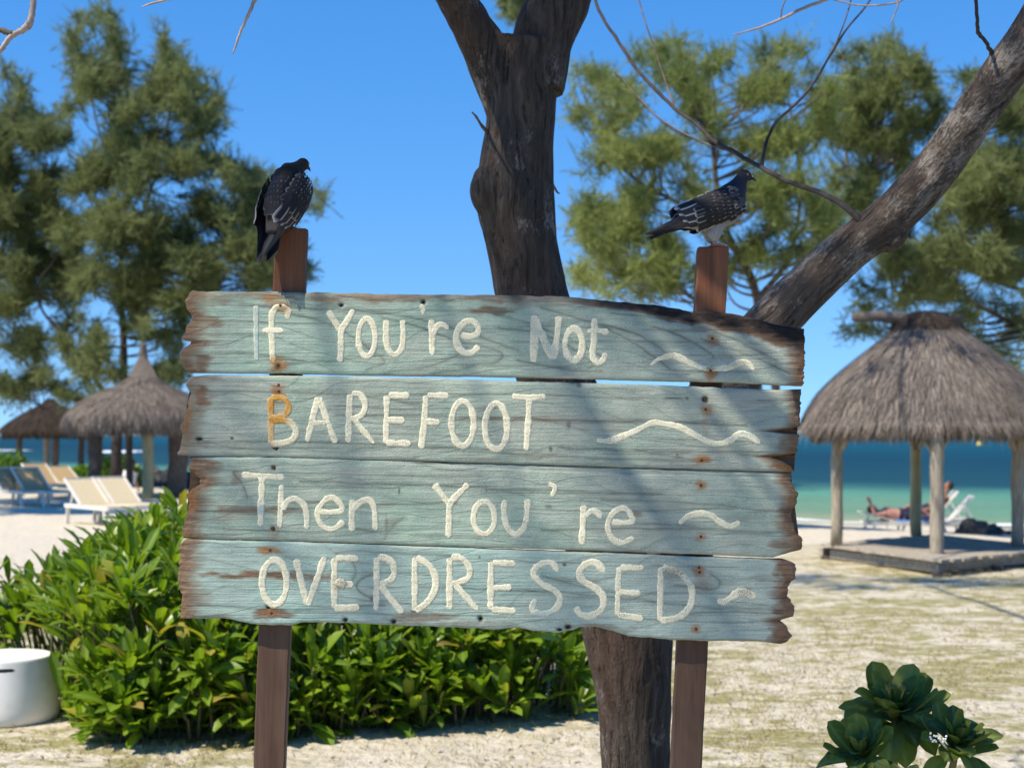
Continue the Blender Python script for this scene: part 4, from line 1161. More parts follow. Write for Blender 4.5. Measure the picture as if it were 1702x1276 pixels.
bumpy_tube(mb, [(1062,1010,2.72,60),(1090,890,2.72,60),(1130,770,2.72,56),(1200,650,2.72,52),(1288,532,2.72,43),(1398,425,2.72,39),(1482,360,2.70,38),(1558,278,2.68,38),(1610,203,2.66,37),(1664,128,2.64,36),(1716,53,2.62,35),(1770,-60,2.6,37),(1800,-220,2.55,34),(1830,-420,2.5,28),(1800,-640,2.4,20)])
V, F = ellip(TP(1487, 400, 2.70), (26 * kk, 26 * kk, 15 * kk), Matrix.Rotation(math.radians(-42), 3, 'Y'), 12, 8); mb.add(V, F)
me = blend(mb, 0.0085, 4, "branch")
roughen(me, 0.0045, Matrix.Rotation(math.radians(-43), 3, 'Y'), 9)
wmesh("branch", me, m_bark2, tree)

# loose flakes of bark on the trunk outline
def twig(rows, m, name="twig", n=6, sub=4, jit=0.05, wob=0.0):
    Q = spline(rows, sub)
    pts = [TP(q[0] + wob * (random.random() - .5) * q[3], q[1] + wob * (random.random() - .5) * q[3], q[2]) for q in Q]
    t = MB(); t.tube(pts, [max(0.4, q[3]) * q[2] / FPX for q in Q], n, jit=jit)
    return t.build(name, m, tree, True)
twig([(1452,392,2.70,8),(1432,372,2.69,7),(1418,354,2.7,5.5),(1362,320,2.8,5),(1312,303,2.88,4.6),(1266,279,2.95,4.2),(1224,255,3.0,3.8),(1185,233,3.05,3.4),(1153,203,3.1,3.1),(1121,180,3.15,3.0),(1082,141,3.2,2.9),(1054,109,3.25,2.8),(1029,71,3.3,2.7),(1001,28,3.35,2.6),(985,-20,3.4,2.4),(980,-120,3.5,1.6)], m_twigdark, wob=.5)
twig([(1266,279,2.95,3.2),(1273,240,2.98,2.8),(1291,202,3.0,2.5),(1326,170,3.05,2.3),(1355,134,3.1,2.2),(1376,99,3.15,2.0),(1404,53,3.2,1.8),(1440,10,3.25,1.5),(1470,-40,3.3,1.2)], m_twigdark, wob=.5)
twig([(1376,99,3.15,1.6),(1395,60,3.2,1.4),(1412,10,3.25,1.2),(1420,-30,3.3,1)], m_twig)
twig([(1650,92,2.64,5),(1645,83,2.62,3.6),(1636,66,2.6,3.2),(1626,54,2.58,3.6),(1624,24,2.55,3.2),(1623,-20,2.52,3.6),(1640,-120,2.5,5)], m_twigdark, wob=.6)
twig([(1121,179,3.15,1.6),(1108,140,3.2,1.4),(1080,60,3.25,1.2),(1062,0,3.3,1.1),(1055,-40,3.3,1)], m_twig)
twig([(1224,255,3.0,1.8),(1165,235,3.1,1.5),(1100,200,3.2,1.3),(1050,150,3.3,1.2),(1020,120,3.3,1)], m_twig)
twig([(1800,-220,2.55,7),(1650,-120,2.9,5),(1520,-60,3.1,4),(1440,-25,3.2,3.2),(1372,0,3.25,2.8),(1335,14,3.3,2.6),(1298,32,3.3,2.2),(1262,46,3.3,1.7),(1220,58,3.3,1.0)], m_twiglit, wob=.6)
twig([(1440,-25,3.2,2.0),(1500,0,3.1,1.6),(1440,10,3.1,1.5),(1385,0,3.1,1.3)], m_twiglit)
twig([(1298,32,3.3,1.5),(1300,14,3.3,1.2),(1310,-10,3.3,1)], m_twig)
twig([(1490,-5,3.0,1.6),(1492,10,3.0,1.3),(1480,40,3.0,.8)], m_twiglit)
# twigs dangling into the top left from the long limb overhead
twig([(140,-460,1.85,11),(110,-300,1.9,8),(75,-120,1.95,6.5),(57,-20,2.0,6),(54,20,2.0,5.6),(50,38,2.0,6.4),(44,46,2.0,6.6),(32,53,2.0,5.2),(20,60,2.0,5.0),(8,74,2.0,4.6),(-6,92,2.0,4.2),(-30,120,2.0,3)], m_twiglit, jit=.14, wob=.5)
twig([(21,58,2.0,5),(8,52,2.0,5.4),(-4,49,2.0,5),(-30,40,2.0,4)], m_twig, jit=.2)
twig([(470,-320,2.28,9),(455,-160,2.2,5.5),(432,-25,2.1,3.6),(423,2,2.1,3.2),(414,22,2.1,2.8),(405,42,2.1,2.4),(396,64,2.1,2.0),(387,90,2.1,1.2)], m_twiglit, jit=.2, wob=.5)
twig([(440,-330,2.3,7),(360,-120,2.2,4),(300,-15,2.15,2.6),(275,0,2.15,2.3),(252,6,2.15,2.0),(236,12,2.15,1.2)], m_twiglit, jit=.2)
twig([(812,222,2.7,5),(800,208,2.66,2.6),(792,195,2.62,2.2),(785,187,2.6,1.4)], m_twig, jit=.15)
twig([(915,300,2.8,3),(925,318,2.85,2),(930,322,2.85,1)], m_twig)

# ---- needle foliage made of clumps of fine sprays
def sprays(clumps, dens, need_len, need_w, per=26, spread=0.55, droop=0.0, up=0.25, seed=0):
    """clumps: list of (centre Vector, (rx, ry, rz)); returns verts, faces"""
    r = np.random.default_rng(seed)
    B = []; D = []; Ln = []
    for c, rad in clumps:
        c = np.array(c); rad = np.array(rad)
        nt_ = max(4, int(dens * rad[0] * rad[2] * 4))
        d = unit(r.normal(size=(nt_, 3)))
        rr = r.random(nt_) ** 0.5 * (0.85 + 0.5 * r.random(nt_) ** 3)
        tip = c + d * rad * rr[:, None] * (0.80 + 0.4 * r.random((nt_, 1)))
        tw = unit(d * 0.8 + np.array([0, 0, up]) + r.normal(size=(nt_, 3)) * 0.35)
        tl = need_len * (1.4 + 1.8 * r.random(nt_))
        k = per
        s = r.random((nt_, k))
        base = tip[:, None, :] - tw[:, None, :] * (tl[:, None] * (1 - s))[..., None]
        nd_ = unit(tw[:, None, :] * (1.0 + .5 * r.random((nt_, k, 1))) + r.normal(size=(nt_, k, 3)) * spread + np.array([0, 0, -droop]))
        B.append(base.reshape(-1, 3)); D.append(nd_.reshape(-1, 3)); Ln.append((need_len * (0.55 + 0.75 * r.random(nt_ * k))))
    B = np.concatenate(B); D = np.concatenate(D); Ln = np.concatenate(Ln)
    return slivers(B, D, Ln, need_w * (0.7 + 0.6 * r.random(len(B))), seed)
def needle_mat(name, c1, c2, c3, tr=0.25):
    m, nt, b = newmat(name)
    co = objco(nt)
    geo = nt.nodes.new("ShaderNodeNewGeometry")
    f = noise_n(nt, co, 0.55, 3, 0.6)
    a = ramp(nt, mth(nt, 'ADD', f, mth(nt, 'MULTIPLY', mth(nt, 'SUBTRACT', geo.outputs["Random Per Island"], 0.5), 0.35)), (0.32, c1), (0.52, c2), (0.72, c3))
    L(nt, a, b.inputs["Base Color"]); b.inputs["Roughness"].default_value = 0.6; b.inputs["Specular IOR Level"].default_value = 0.25
    t = nt.nodes.new("ShaderNodeBsdfTranslucent"); L(nt, a, t.inputs[0])
    mx = nt.nodes.new("ShaderNodeMixShader"); mx.inputs[0].default_value = tr
    L(nt, b.outputs[0], mx.inputs[1]); L(nt, t.outputs[0], mx.inputs[2])
    L(nt, mx.outputs[0], nt.nodes["Material Output"].inputs[0])
    return m
m_ndl_dark = needle_mat("deep_green_needles", (0.11, 0.14, 0.055), (0.19, 0.23, 0.08), (0.27, 0.295, 0.11), 0.42)
m_ndl_yel = needle_mat("yellow_green_needles", (0.135, 0.18, 0.055), (0.24, 0.29, 0.08), (0.34, 0.37, 0.12), 0.42)
m_ndl_mid = needle_mat("olive_green_needles", (0.10, 0.135, 0.048), (0.18, 0.22, 0.068), (0.27, 0.29, 0.10), 0.4)

# crown of the forked tree, above and out to the sun side (it throws the soft shade on the planks)
crown = []
rc = random.Random(11)
while len(crown) < 76:
    x = rc.uniform(-4.6, 3.6); y = rc.uniform(-1.0, 5.2); z = rc.uniform(6.1, 8.3)
    # where its shade falls, measured on a level plane 7 m up: the sun must still reach the left half of the sign
    X = x - .64 * (7 - z); Y = y - .40 * (7 - z)
    if not (-3.5 < X < 2.6 and -0.4 < Y < 4.5): continue
    if X < -3.2 and rc.random() < .5: continue
    r = rc.uniform(.36, .6)
    crown.append((Vector((x, y, z)) - ORG, (r, r, r * .65)))
for i in range(5):
    r = rc.uniform(.22, .32)
    crown.append((Vector((rc.uniform(-4.3, -3.6), rc.uniform(1.7, 2.6), rc.uniform(6.8, 7.3))) - ORG, (r, r, r * .6)))
for i in range(18):      # unseen long limb, added so that its shade lies on the grass before the deck
    r = rc.uniform(.38, .6)
    crown.append((Vector((rc.uniform(-1.7, 1.6), rc.uniform(14.1, 15.5), rc.uniform(7.0, 7.8))) - ORG, (r * 1.3, r, r * .5)))
for i in range(10):  # more unseen clumps, added to throw branch shade on the gazebo roof
    r = rc.uniform(.30, .45)
    crown.append((Vector((rc.uniform(1.2, 3.4), rc.uniform(17.6, 19.4), rc.uniform(7.5, 8.1))) - ORG, (r * 1.2, r, r * .5)))
V, F = sprays(crown, 62, 0.15, 0.006, 26, 0.5, 0.1, 0.1, 5)
o = mesh_np("crown", V, F, m_ndl_mid, tree, False); o["kind"] = "stuff"
lm = MB()
for c, r in crown:
    src = min([TP(700,-90,2.62), TP(440,-330,2.3), TP(260,-420,2.05), TP(1000,-700,3.0), TP(960,-1000,3.1), TP(1020,-420,2.9), Vector((0, 14.6, 7.3)) - ORG, Vector((2.2, 18.4, 7.8)) - ORG], key=lambda q: (q - c).length)
    mid = src.lerp(c, .5) + Vector((rc.uniform(-.12, .12), rc.uniform(-.12, .12), .1))
    lm.tube(spline([src, mid, c], 4), np.linspace(0.018, 0.006, 9), 6)
lm.tube(spline([TP(1000, -700, 3.0), Vector((.45, 9.6, 6.6)) - ORG, Vector((0, 14.6, 7.3)) - ORG], 5), np.linspace(.05, .02, 11), 7)  # added to carry the unseen shading clumps
lm.tube(spline([Vector((0, 14.6, 7.3)) - ORG, Vector((1.0, 16.4, 7.5)) - ORG, Vector((2.2, 18.4, 7.8)) - ORG], 4), np.linspace(.02, .012, 9), 6)
lm.build("limb", m_twig, tree, True)

# ------------------------------------------------------------------ casuarina trees behind the beach
def bgtree(name, label, cat, d, base, trunks, clumps, mat, dens=30, nl=0.22, nw=0.013, seed=0, group=None, droop=0.1, up=0.3, wood=None):
    """trunks: polylines of (px, py, radius in m); clumps (px, py, rx, ry)"""
    b0 = P(base[0], base[1], d); b0.z = gz(b0.x, d)
    t = empty(name, b0)
    tag(t, label, cat, group)
    k = d / FPX
    rr = random.Random(seed)
    mb = MB(); ends = []
    for pl in trunks:
        rows = [(p[0], p[1], p[2]) for p in pl]
        Q = spline(rows, 5)
        off0 = 0 if pl is trunks[0] else rr.uniform(-.5, .5)
        pts = [P(q[0], q[1], d + off0 * i / len(Q)) - b0 for i, q in enumerate(Q)]
        mb.tube(pts, [max(.010, q[2] * .68) for q in Q], 8, jit=.06)
        ends += list(zip(pts, [q[2] for q in Q]))
    cl = []
    fill = []
    for q in clumps:
        near = sorted(clumps, key=lambda w: (w[0] - q[0]) ** 2 + (w[1] - q[1]) ** 2)[1:4]
        for w in near[:3]:
            f = rr.uniform(.35, .65)
            fill.append((q[0] * (1 - f) + w[0] * f + rr.uniform(-8, 8), q[1] * (1 - f) + w[1] * f + rr.uniform(-8, 8), min(q[2], w[2]) * .8, min(q[3], w[3]) * .8))
    for (px, py, rx, ry) in list(clumps) + fill:
        dy = rr.uniform(-1, 1) * min(1.9, 0.10 * d)
        c = P(px, py, d + dy) - b0
        cl.append((c, (rx * k * 1.25, (rx + ry) * .62 * k, ry * k * 1.22)))
        # a twig or limb from the nearest wood below
        cand = [e for e in ends if e[0].z < c.z + .1] or ends
        s, rad = min(cand, key=lambda e: (e[0] - c).length + 0.5 * max(0, e[0].z - c.z + .3))
        Lh = (s - c).length
        mid = s.lerp(c, .55) + Vector((rr.uniform(-.1, .1), rr.uniform(-.1, .1), -0.06 * Lh))
        r0 = min(rad * .4, 0.009 + 0.008 * Lh)
        mb.tube(spline([s, mid, c], 4), np.linspace(r0, 0.008, 9), 5)
    mb.build("trunk", wood or m_twig, t, True)
    V, F = sprays(cl, dens, nl, nw, 24, 0.5, droop, up, seed)
    o = mesh_np("crown", V, F, mat, t, False); o["kind"] = "stuff"
    return t
GT = "casuarina trees along the beach"
A = [(130,25,10,28),(125,65,20,36),(182,22,10,30),(192,62,20,40),(150,112,36,36),(200,120,34,40),(272,66,18,30),(285,112,30,36),(318,140,34,36),(258,160,40,36),(212,182,44,36),(362,168,18,40),(335,205,40,36),(255,225,44,36),(195,232,36,32),(118,103,16,12),(148,142,22,22),(300,270,50,36),(235,282,44,36),(172,288,40,34),(360,262,26,30),(395,285,30,28),(440,300,34,26),(480,310,22,16),(410,335,42,30),(455,352,36,34),(345,350,52,34),(265,362,52,32),(190,372,50,34),(470,402,36,34),(506,446,28,26),(405,418,52,34),(325,430,54,34),(245,440,50,32),(165,452,50,34),(533,318,18,14),(520,340,16,12),(478,455,36,22),(275,492,34,22),(300,540,16,36),(292,600,18,30),(205,488,34,18),(150,600,28,20),(165,545,18,16),(415,475,44,16),(350,470,40,18),(235,500,24,14),(130,660,24,16),(315,505,26,20)]
def scatter(lst, n, inside, sx, sy, seed):
    q = random.Random(seed); k_ = 0
    while k_ < n:
        x, y = q.uniform(-60, 1760), q.uniform(60, 680)
        if inside(x, y): lst.append((x, y, sx * q.uniform(.7, 1.2), sy * q.uniform(.7, 1.2))); k_ += 1
scatter(A, 40, lambda x, y: 90 < x < 470 and 255 < y < 480 and x < 330 + (y - 255) * .75, 34, 22, 1)
scatter(A, 12, lambda x, y: 110 < x < 330 and 110 < y < 260 and x > 90 + (y - 100) * .3, 30, 24, 2)
scatter(A, 14, lambda x, y: 100 < x < 320 and 480 < y < 660, 22, 18, 3)
bgtree("casuarina_tree", "tall feathery dark green casuarina with pointed tops left of the sign", "tree", 23.5, (192, 690),
       [[(192,800,.26),(196,700,.24),(205,640,.2),(205,560,.16),(200,480,.14),(205,380,.11),(215,280,.09),(200,180,.06),(185,40,.02)],
        [(196,700,.18),(165,640,.13),(130,590,.11),(95,545,.09),(70,515,.06),(60,470,.04)],
        [(205,560,.10),(250,480,.08),(330,420,.06),(430,370,.04),(500,330,.02)], [(207,420,.08),(250,320,.06),(280,200,.04),(275,70,.015)],
        [(200,330,.06),(160,200,.04),(128,40,.015)]],
       A, m_ndl_dark, 22, 0.34, 0.024, 21, GT, 0.1, 0.3, m_twigdark)
Bc = [(8,115,14,22),(38,148,18,26),(18,195,38,38),(58,232,34,34),(20,280,44,34),(82,288,32,30),(112,185,20,10),(28,348,44,38),(92,368,42,34),(20,430,44,38),(88,440,44,32),(20,505,44,30),(100,492,36,20),(20,572,34,26),(62,615,26,22),(95,640,22,16),(30,655,26,14),(-20,320,40,80),(-20,480,40,60),(-30,220,36,40),(118,655,20,18),(60,555,20,12)]
scatter(Bc, 30, lambda x, y: x < 130 and 190 < y < 480, 32, 24, 4)
scatter(Bc, 12, lambda x, y: x < 110 and 480 < y < 670, 24, 16, 5)
bgtree("casuarina_tree", "shorter feathery casuarina at the left picture edge, beside the tall one", "tree", 25.0, (-40, 690),
       [[(-40,800,.25),(-35,680,.22),(-20,560,.18),(0,450,.14),(15,320,.10),(20,200,.06),(8,110,.02)], [(-20,560,.1),(40,600,.06),(70,640,.03)], [(-5,480,.10),(60,420,.06),(100,370,.03)], [(-30,640,.1),(30,650,.06),(75,680,.03)]],
       Bc, m_ndl_dark, 24, 0.32, 0.023, 22, GT, 0.15, 0.25, m_twigdark)
Cc = [(958,105,16,16),(1000,125,32,22),(1068,88,34,28),(1130,72,44,28),(1200,92,44,28),(1270,80,38,28),(1335,78,30,24),(958,190,26,34),(1018,190,28,34),(1082,252,48,44),(1000,262,44,44),(1120,130,40,30),(1168,168,36,30),(1240,150,44,34),(1300,140,34,34),(1196,232,44,40),(1262,232,44,40),(1142,300,46,36),(1060,330,46,36),(980,335,34,34),(1322,222,40,36),(1332,292,40,36),(1252,310,46,36),(1182,362,46,34),(1100,400,40,34),(1000,400,38,34),(965,455,28,26),(1050,455,34,22),(1112,470,30,20),(1300,362,44,34),(1372,352,34,30),(1252,402,44,28),(1180,440,30,22),(1330,415,36,24),(1000,480,24,14),(1075,490,28,14)]
scatter(Cc, 46, lambda x, y: 945 < x < 1400 and 90 < y < 440, 34, 26, 6)
scatter(Cc, 8, lambda x, y: 950 < x < 1250 and 430 < y < 500, 24, 14, 12)
bgtree("casuarina_tree", "sunlit yellow green wispy casuarina directly right of the forked trunk", "tree", 14.2, (1262, 690),
       [[(1268,850,.17),(1262,700,.16),(1255,600,.15),(1262,520,.13),(1245,455,.11),(1205,380,.09),(1190,300,.07),(1180,200,.05),(1150,90,.02)],
        [(1258,500,.10),(1310,430,.07),(1330,330,.05),(1320,220,.04),(1300,110,.015)], [(1225,415,.08),(1130,340,.055),(1060,300,.04),(1000,230,.03),(960,130,.012)], [(1255,600,.07),(1180,520,.05),(1090,450,.04),(1000,400,.02)]],
       Cc, m_ndl_yel, 46, 0.21, 0.0125, 23, GT, 0.05, 0.35)
Dc = [(1400,88,24,24),(1452,88,32,28),(1480,72,22,22),(1520,108,30,28),(1542,142,28,26),(1430,150,44,34),(1490,160,44,34),(1420,212,34,32),(1480,222,40,32),(1540,205,34,34),(1400,282,34,32),(1455,286,36,30),(1505,278,26,24),(1390,330,24,20),(1440,330,24,18),(1370,170,24,26),(1560,178,20,24)]
scatter(Dc, 20, lambda x, y: 1385 < x < 1590 and 90 < y < 330 and x < 1640 - (y - 90) * .8, 30, 24, 7)
bgtree("casuarina_tree", "olive casuarina crown seen between the bird's branch and the leaning stem", "tree", 16.5, (1290, 690),
       [[(1288,820,.16),(1290,700,.15),(1292,600,.14),(1325,500,.12),(1420,400,.1),(1450,280,.07),(1470,180,.05),(1480,80,.02)], [(1455,380,.07),(1410,280,.05),(1400,100,.02)], [(1452,300,.06),(1520,220,.04),(1530,120,.015)]],
       Dc, m_ndl_mid, 46, 0.22, 0.0135, 24, GT, 0.05, 0.3)
Ec = [(1602,128,18,24),(1645,150,24,34),(1692,118,28,34),(1682,200,36,44),(1640,262,40,40),(1582,262,24,30),(1692,302,40,46),(1622,342,46,40),(1562,362,34,34),(1682,382,44,46),(1602,422,46,34),(1662,452,46,34),(1542,428,34,28),(1482,440,34,24),(1682,522,30,28),(1622,500,34,20),(1562,478,34,20),(1652,582,38,18),(1685,610,24,22),(1442,482,38,14),(1432,545,34,14),(1500,505,34,14),(1480,548,20,10),(1605,548,32,16),(1730,150,50,60),(1740,260,50,70),(1740,400,50,70),(1740,530,40,60),(1400,548,16,10),(1520,470,26,14)]
scatter(Ec, 18, lambda x, y: 1590 < x < 1750 and 120 < y < 330 and x > 1700 - (y - 60) * .75, 34, 28, 9)
scatter(Ec, 12, lambda x, y: 1420 < x < 1600 and 385 < y < 500 and x > 1700 - (y - 150) * 0.95, 30, 20, 10)
scatter(Ec, 26, lambda x, y: 1530 < x < 1740 and 150 < y < 480 and x > 1640 - (y - 150) * .35, 34, 26, 8)
bgtree("casuarina_tree", "dense dark casuarina behind the gazebo at the right picture edge", "tree", 15.0, (1790, 690),
       [[(1800,860,.26),(1795,720,.24),(1780,600,.2),(1765,480,.17),(1745,360,.13),(1720,240,.09),(1690,120,.03)], [(1765,480,.09),(1690,430,.06),(1620,350,.045),(1600,140,.012)], [(1780,580,.09),(1690,540,.06),(1600,500,.05),(1500,500,.03),(1430,530,.012)], [(1770,500,.08),(1660,470,.05),(1550,420,.03)]],
       Ec, m_ndl_dark, 48, 0.23, 0.0135, 25, GT, 0.28, 0.05, m_twigdark)
# a far spray showing in the fork
bgtree("casuarina_tree", "small far casuarina tip showing in the fork of the trunk", "tree", 30, (850, 690),
       [[(868,760,.2),(866,600,.18),(862,300,.12),(858,60,.04),(850,5,.02)]], [(850,18,18,22),(864,2,14,18),(842,-20,20,20),(866,-50,22,26)], m_ndl_dark, 34, 0.34, 0.03, 26, GT)

# the neighbour whose shade falls on the loungers, just outside the picture on the left
Fc = []
rr_ = random.Random(77)
for i in range(46):
    a = rr_.uniform(0, 6.28); q = rr_.random() ** .5
    Fc.append((-330 + 165 * q * math.cos(a), 300 + 190 * q * math.sin(a), rr_.uniform(34, 52), rr_.uniform(28, 42)))
bgtree("casuarina_tree", "casuarina just outside the left picture edge whose shade falls on the loungers", "tree", 16.2, (-330, 690),
       [[(-330, 850, .22), (-328, 640, .19), (-330, 450, .15), (-335, 300, .10), (-330, 120, .03)], [(-330, 450, .1), (-400, 330, .06), (-440, 260, .02)], [(-330, 420, .1), (-260, 320, .06), (-210, 260, .02)]],
       Fc, m_ndl_dark, 30, 0.26, 0.018, 28, GT, 0.1, 0.2, m_twigdark)
# ------------------------------------------------------------------ thatched shelters
m_thatch = mat_noise("grey_straw_thatch", (0.065, 0.053, 0.044), (0.25, 0.21, 0.175), 9, (6, 6, 1), 0.9, 1.0, 0.03, 14)
m_straw = mat_leaf("loose_grey_straw", (0.06, 0.048, 0.040), (0.34, 0.285, 0.235), 0.85, 0.08, (1, 1, 1), 0.15)
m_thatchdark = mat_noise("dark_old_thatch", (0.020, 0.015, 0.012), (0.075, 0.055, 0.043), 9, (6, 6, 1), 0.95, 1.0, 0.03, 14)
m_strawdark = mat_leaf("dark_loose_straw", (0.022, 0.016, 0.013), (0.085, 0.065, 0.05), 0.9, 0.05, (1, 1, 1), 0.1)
m_wood = mat_noise("weathered_pole_wood", (0.20, 0.165, 0.115), (0.43, 0.37, 0.28), 10, (4, 4, .6), 0.85, 0.6, 0.006, 30)
m_woodgrn = mat_noise("greenish_pole_wood", (0.24, 0.22, 0.11), (0.42, 0.38, 0.22), 10, (4, 4, .6), 0.85, 0.5, 0.006, 30)
m_wooddark = mat_noise("dark_rough_trunk_wood", (0.055, 0.042, 0.033), (0.21, 0.165, 0.13), 12, (4, 4, .7), 0.9, 1.0, 0.02, 20)
m_deck = mat_noise("grey_weathered_decking", (0.20, 0.17, 0.13), (0.48, 0.42, 0.33), 8, (8, 1.2, 3), 0.85, 0.5, 0.005, 30)

def roof_shape(prof, sq, rot, n=56, seed=0, wav=0.03):
    """prof: (z, r) from eave to top; superellipse plan with squareness sq"""
    th = np.linspace(0, 2 * math.pi, n, endpoint=False)
    c = np.abs(np.cos(th - rot)) ** sq + np.abs(np.sin(th - rot)) ** sq
    plan = c ** (-1 / sq)
    plan = plan / plan.mean()
    prof = spline(prof, 4)
    V = []
    for z, r in prof:
        wob = 1 + wav * (fbm(np.cos(th) * 2.5 + 5, np.sin(th) * 2.5 + z * 2, seed, 3) - .5) * 2
        V.append(np.stack([np.cos(th) * r * plan * wob, np.sin(th) * r * plan * wob, np.full(n, z) + wav * .6 * (fbm(th * 6, th * 0 + z, seed + 3, 2) - .5) * (r > .2)], -1))
    return np.array(V), n
def roof(parent, prof, sq, rot, mt, ms, nstraw, seed=0, sl=0.28, sw=0.010, name="roof"):
    R, n = roof_shape(prof, sq, rot, 56, seed)
    k = len(R)
    V = R.reshape(-1, 3)
    i = np.arange(k - 1)[:, None] * n; j = np.arange(n)[None, :]; j2 = (j + 1) % n
    F = np.stack([i + j, i + j2, i + n + j2, i + n + j], -1).reshape(-1, 4)
    # underside, set in from the eave
    und = R[0] * np.array([0.93, 0.93, 1]) + np.array([0, 0, -0.02]); top = np.array([[0, 0, R[-1][0, 2] - 0.12]])
    V = np.concatenate([V, und, R[-1].mean(0, keepdims=True) + [[0, 0, 0.0]], top])
    a = np.arange(n); a2 = (a + 1) % n
    Fl = [tuple(f) for f in F] + [(a2_, a_, k * n + a_, k * n + a2_) for a_, a2_ in zip(a, a2)]
    Fl += [((k - 1) * n + a_, (k - 1) * n + a2_, k * n + n) for a_, a2_ in zip(a, a2)]
    Fl += [(k * n + a2_, k * n + a_, k * n + n + 1) for a_, a2_ in zip(a, a2)]
    o = mesh_np(name, V, Fl, mt, parent, True)
    r = np.random.default_rng(seed + 40)
    # straw: pick a spot on the profile weighted by radius, run it downslope
    rad = np.linalg.norm(R[:, :, :2], axis=2).mean(1)
    w = rad[:-1] * np.linalg.norm(np.diff(R.mean(1)[:, 2:], axis=0), axis=1) + rad[:-1] * np.abs(np.diff(rad))
    w = np.maximum(w, 1e-4); w /= w.sum()
    ii = r.choice(k - 1, nstraw, p=w); fr = r.random(nstraw); jj = r.integers(0, n, nstraw); fj = r.random(nstraw)
    def at(i, f, j, g):
        lo = R[i, j] * (1 - g)[:, None] + R[i, (j + 1) % n] * g[:, None]
        hi = R[i + 1, j] * (1 - g)[:, None] + R[i + 1, (j + 1) % n] * g[:, None]
        return lo * (1 - f)[:, None] + hi * f[:, None], lo, hi
    p, lo, hi = at(ii, fr, jj, fj)
    dn = unit(lo - hi)
    outw = p * np.array([1, 1, 0]); outw = unit(outw)
    tang = np.cross(dn, outw); nrm = unit(np.cross(tang, dn)); nrm *= np.sign((nrm * outw).sum(1, keepdims=True) + 1e-6)
    dd = unit(dn + tang * r.normal(size=(nstraw, 1)) * 0.14 + nrm * r.normal(size=(nstraw, 1)) * 0.05)
    V1, F1 = slivers(p + nrm * r.uniform(0.004, 0.03, (nstraw, 1)), dd, sl * r.uniform(.5, 1.2, nstraw), sw * r.uniform(.6, 1.4, nstraw), seed, side=np.cross(dd, nrm))
    # ragged eave fringe
    m = nstraw // 4
    jj = r.integers(0, n, m); fj = r.random(m); z0 = np.zeros(m, int)
    p, lo, hi = at(z0, r.random(m) * .6, jj, fj)
    dn = unit(lo - hi + np.array([0, 0, -0.05])); dd = unit(dn * .8 + np.array([0, 0, -.55]) + r.normal(size=(m, 3)) * .12)
    V2, F2 = slivers(p * np.array([.985, .985, 1]) + r.normal(size=(m, 3)) * .012, dd, sl * r.uniform(.25, .62, m), sw * 1.4 * r.uniform(.6, 1.4, m), seed + 1)
    s = mesh_np("thatch", np.concatenate([V1, V2]), np.concatenate([F1, F2 + len(V1)]), ms, o, False)
    s["kind"] = "stuff"
    return o

def pole(parent, a, b, r, m, seed=0, taper=.9, name="post"):
    t = MB(); rr = random.Random(seed)
    a = Vector(a); b = Vector(b)
    pts = [a.lerp(b, i / 6) + Vector((rr.uniform(-1, 1), rr.uniform(-1, 1), 0)) * r * .12 for i in range(7)]
    t.tube(pts, [r * (1 + (taper - 1) * i / 6) * rr.uniform(.95, 1.06) for i in range(7)], 12, jit=.03)
    return t.build(name, m, parent, True)

# ---- gazebo on its deck
GD = 10.3
gc = P(1541, 0, GD); gc.z = 0
gaz = empty("thatched_gazebo", gc)
tag(gaz, "open sided thatched gazebo on a low wooden deck by the turquoise water", "gazebo")
def GP(px, py, d): return P(px, py, d) - gc
pz = 0.21
posts = [(1557, 9.55, m_wood, .088), (1391, 10.2, m_wood, .078), (1522, 11.15, m_woodgrn, .080), (1692, 10.15, m_wood, .086)]
pp = []
for i, (px, d, m, r) in enumerate(posts):
    q = GP(px, HOR, d); pp.append(Vector((q.x, q.y, 0)))
    pole(gaz, (q.x, q.y, pz if i else -0.05), (q.x, q.y, 1.86), r, m, i)
# braces and ring beams
order = [0, 1, 2, 3]
for i in range(4):
    a = pp[i]; b_ = pp[(i + 1) % 4]
    dv = (b_ - a).normalized()
    t = MB(); t.tube([a + Vector((0, 0, 1.83)) - dv * .1, b_ + Vector((0, 0, 1.83)) + dv * .1], [.05, .05], 10); t.build("beam", m_wood, gaz, True)
    for q, s in ((a, 1), (b_, -1)):
        t = MB(); t.tube([q + Vector((0, 0, 1.46)) + dv * s * .06, q + Vector((0, 0, 1.80)) + dv * s * .32], [.036, .036], 8); t.build("brace", m_wood, gaz, True)
# deck of boards laid across the rhombus
c0 = GP(1565, HOR, 9.05); c1 = GP(1360, HOR, 10.35); c3 = GP(1762, HOR, 10.0)
c0.z = c1.z = c3.z = 0
e1 = c1 - c0; e3 = c3 - c0
nb = 13
Mz = None
for i in range(nb):
    t0 = i / nb + .007; t1 = (i + 1) / nb - .007
    dz = rng.uniform(-.006, .006); ex = rng.uniform(-.012, .02)
    A4 = [c0 + e3 * t0 - e1 * ex, c0 + e3 * t1 - e1 * ex, c0 + e3 * t1 + e1 * (1 + ex), c0 + e3 * t0 + e1 * (1 + ex)]
    V = [v + Vector((0, 0, pz - .035 + dz)) for v in A4] + [v + Vector((0, 0, pz + dz)) for v in A4]
    mesh_np("deck_board", np.array([tuple(v) for v in V]), [(0, 3, 2, 1), (4, 5, 6, 7), (0, 1, 5, 4), (1, 2, 6, 5), (2, 3, 7, 6), (3, 0, 4, 7)], m_deck, gaz, False)
u1 = e1.normalized(); u3 = e3.normalized()
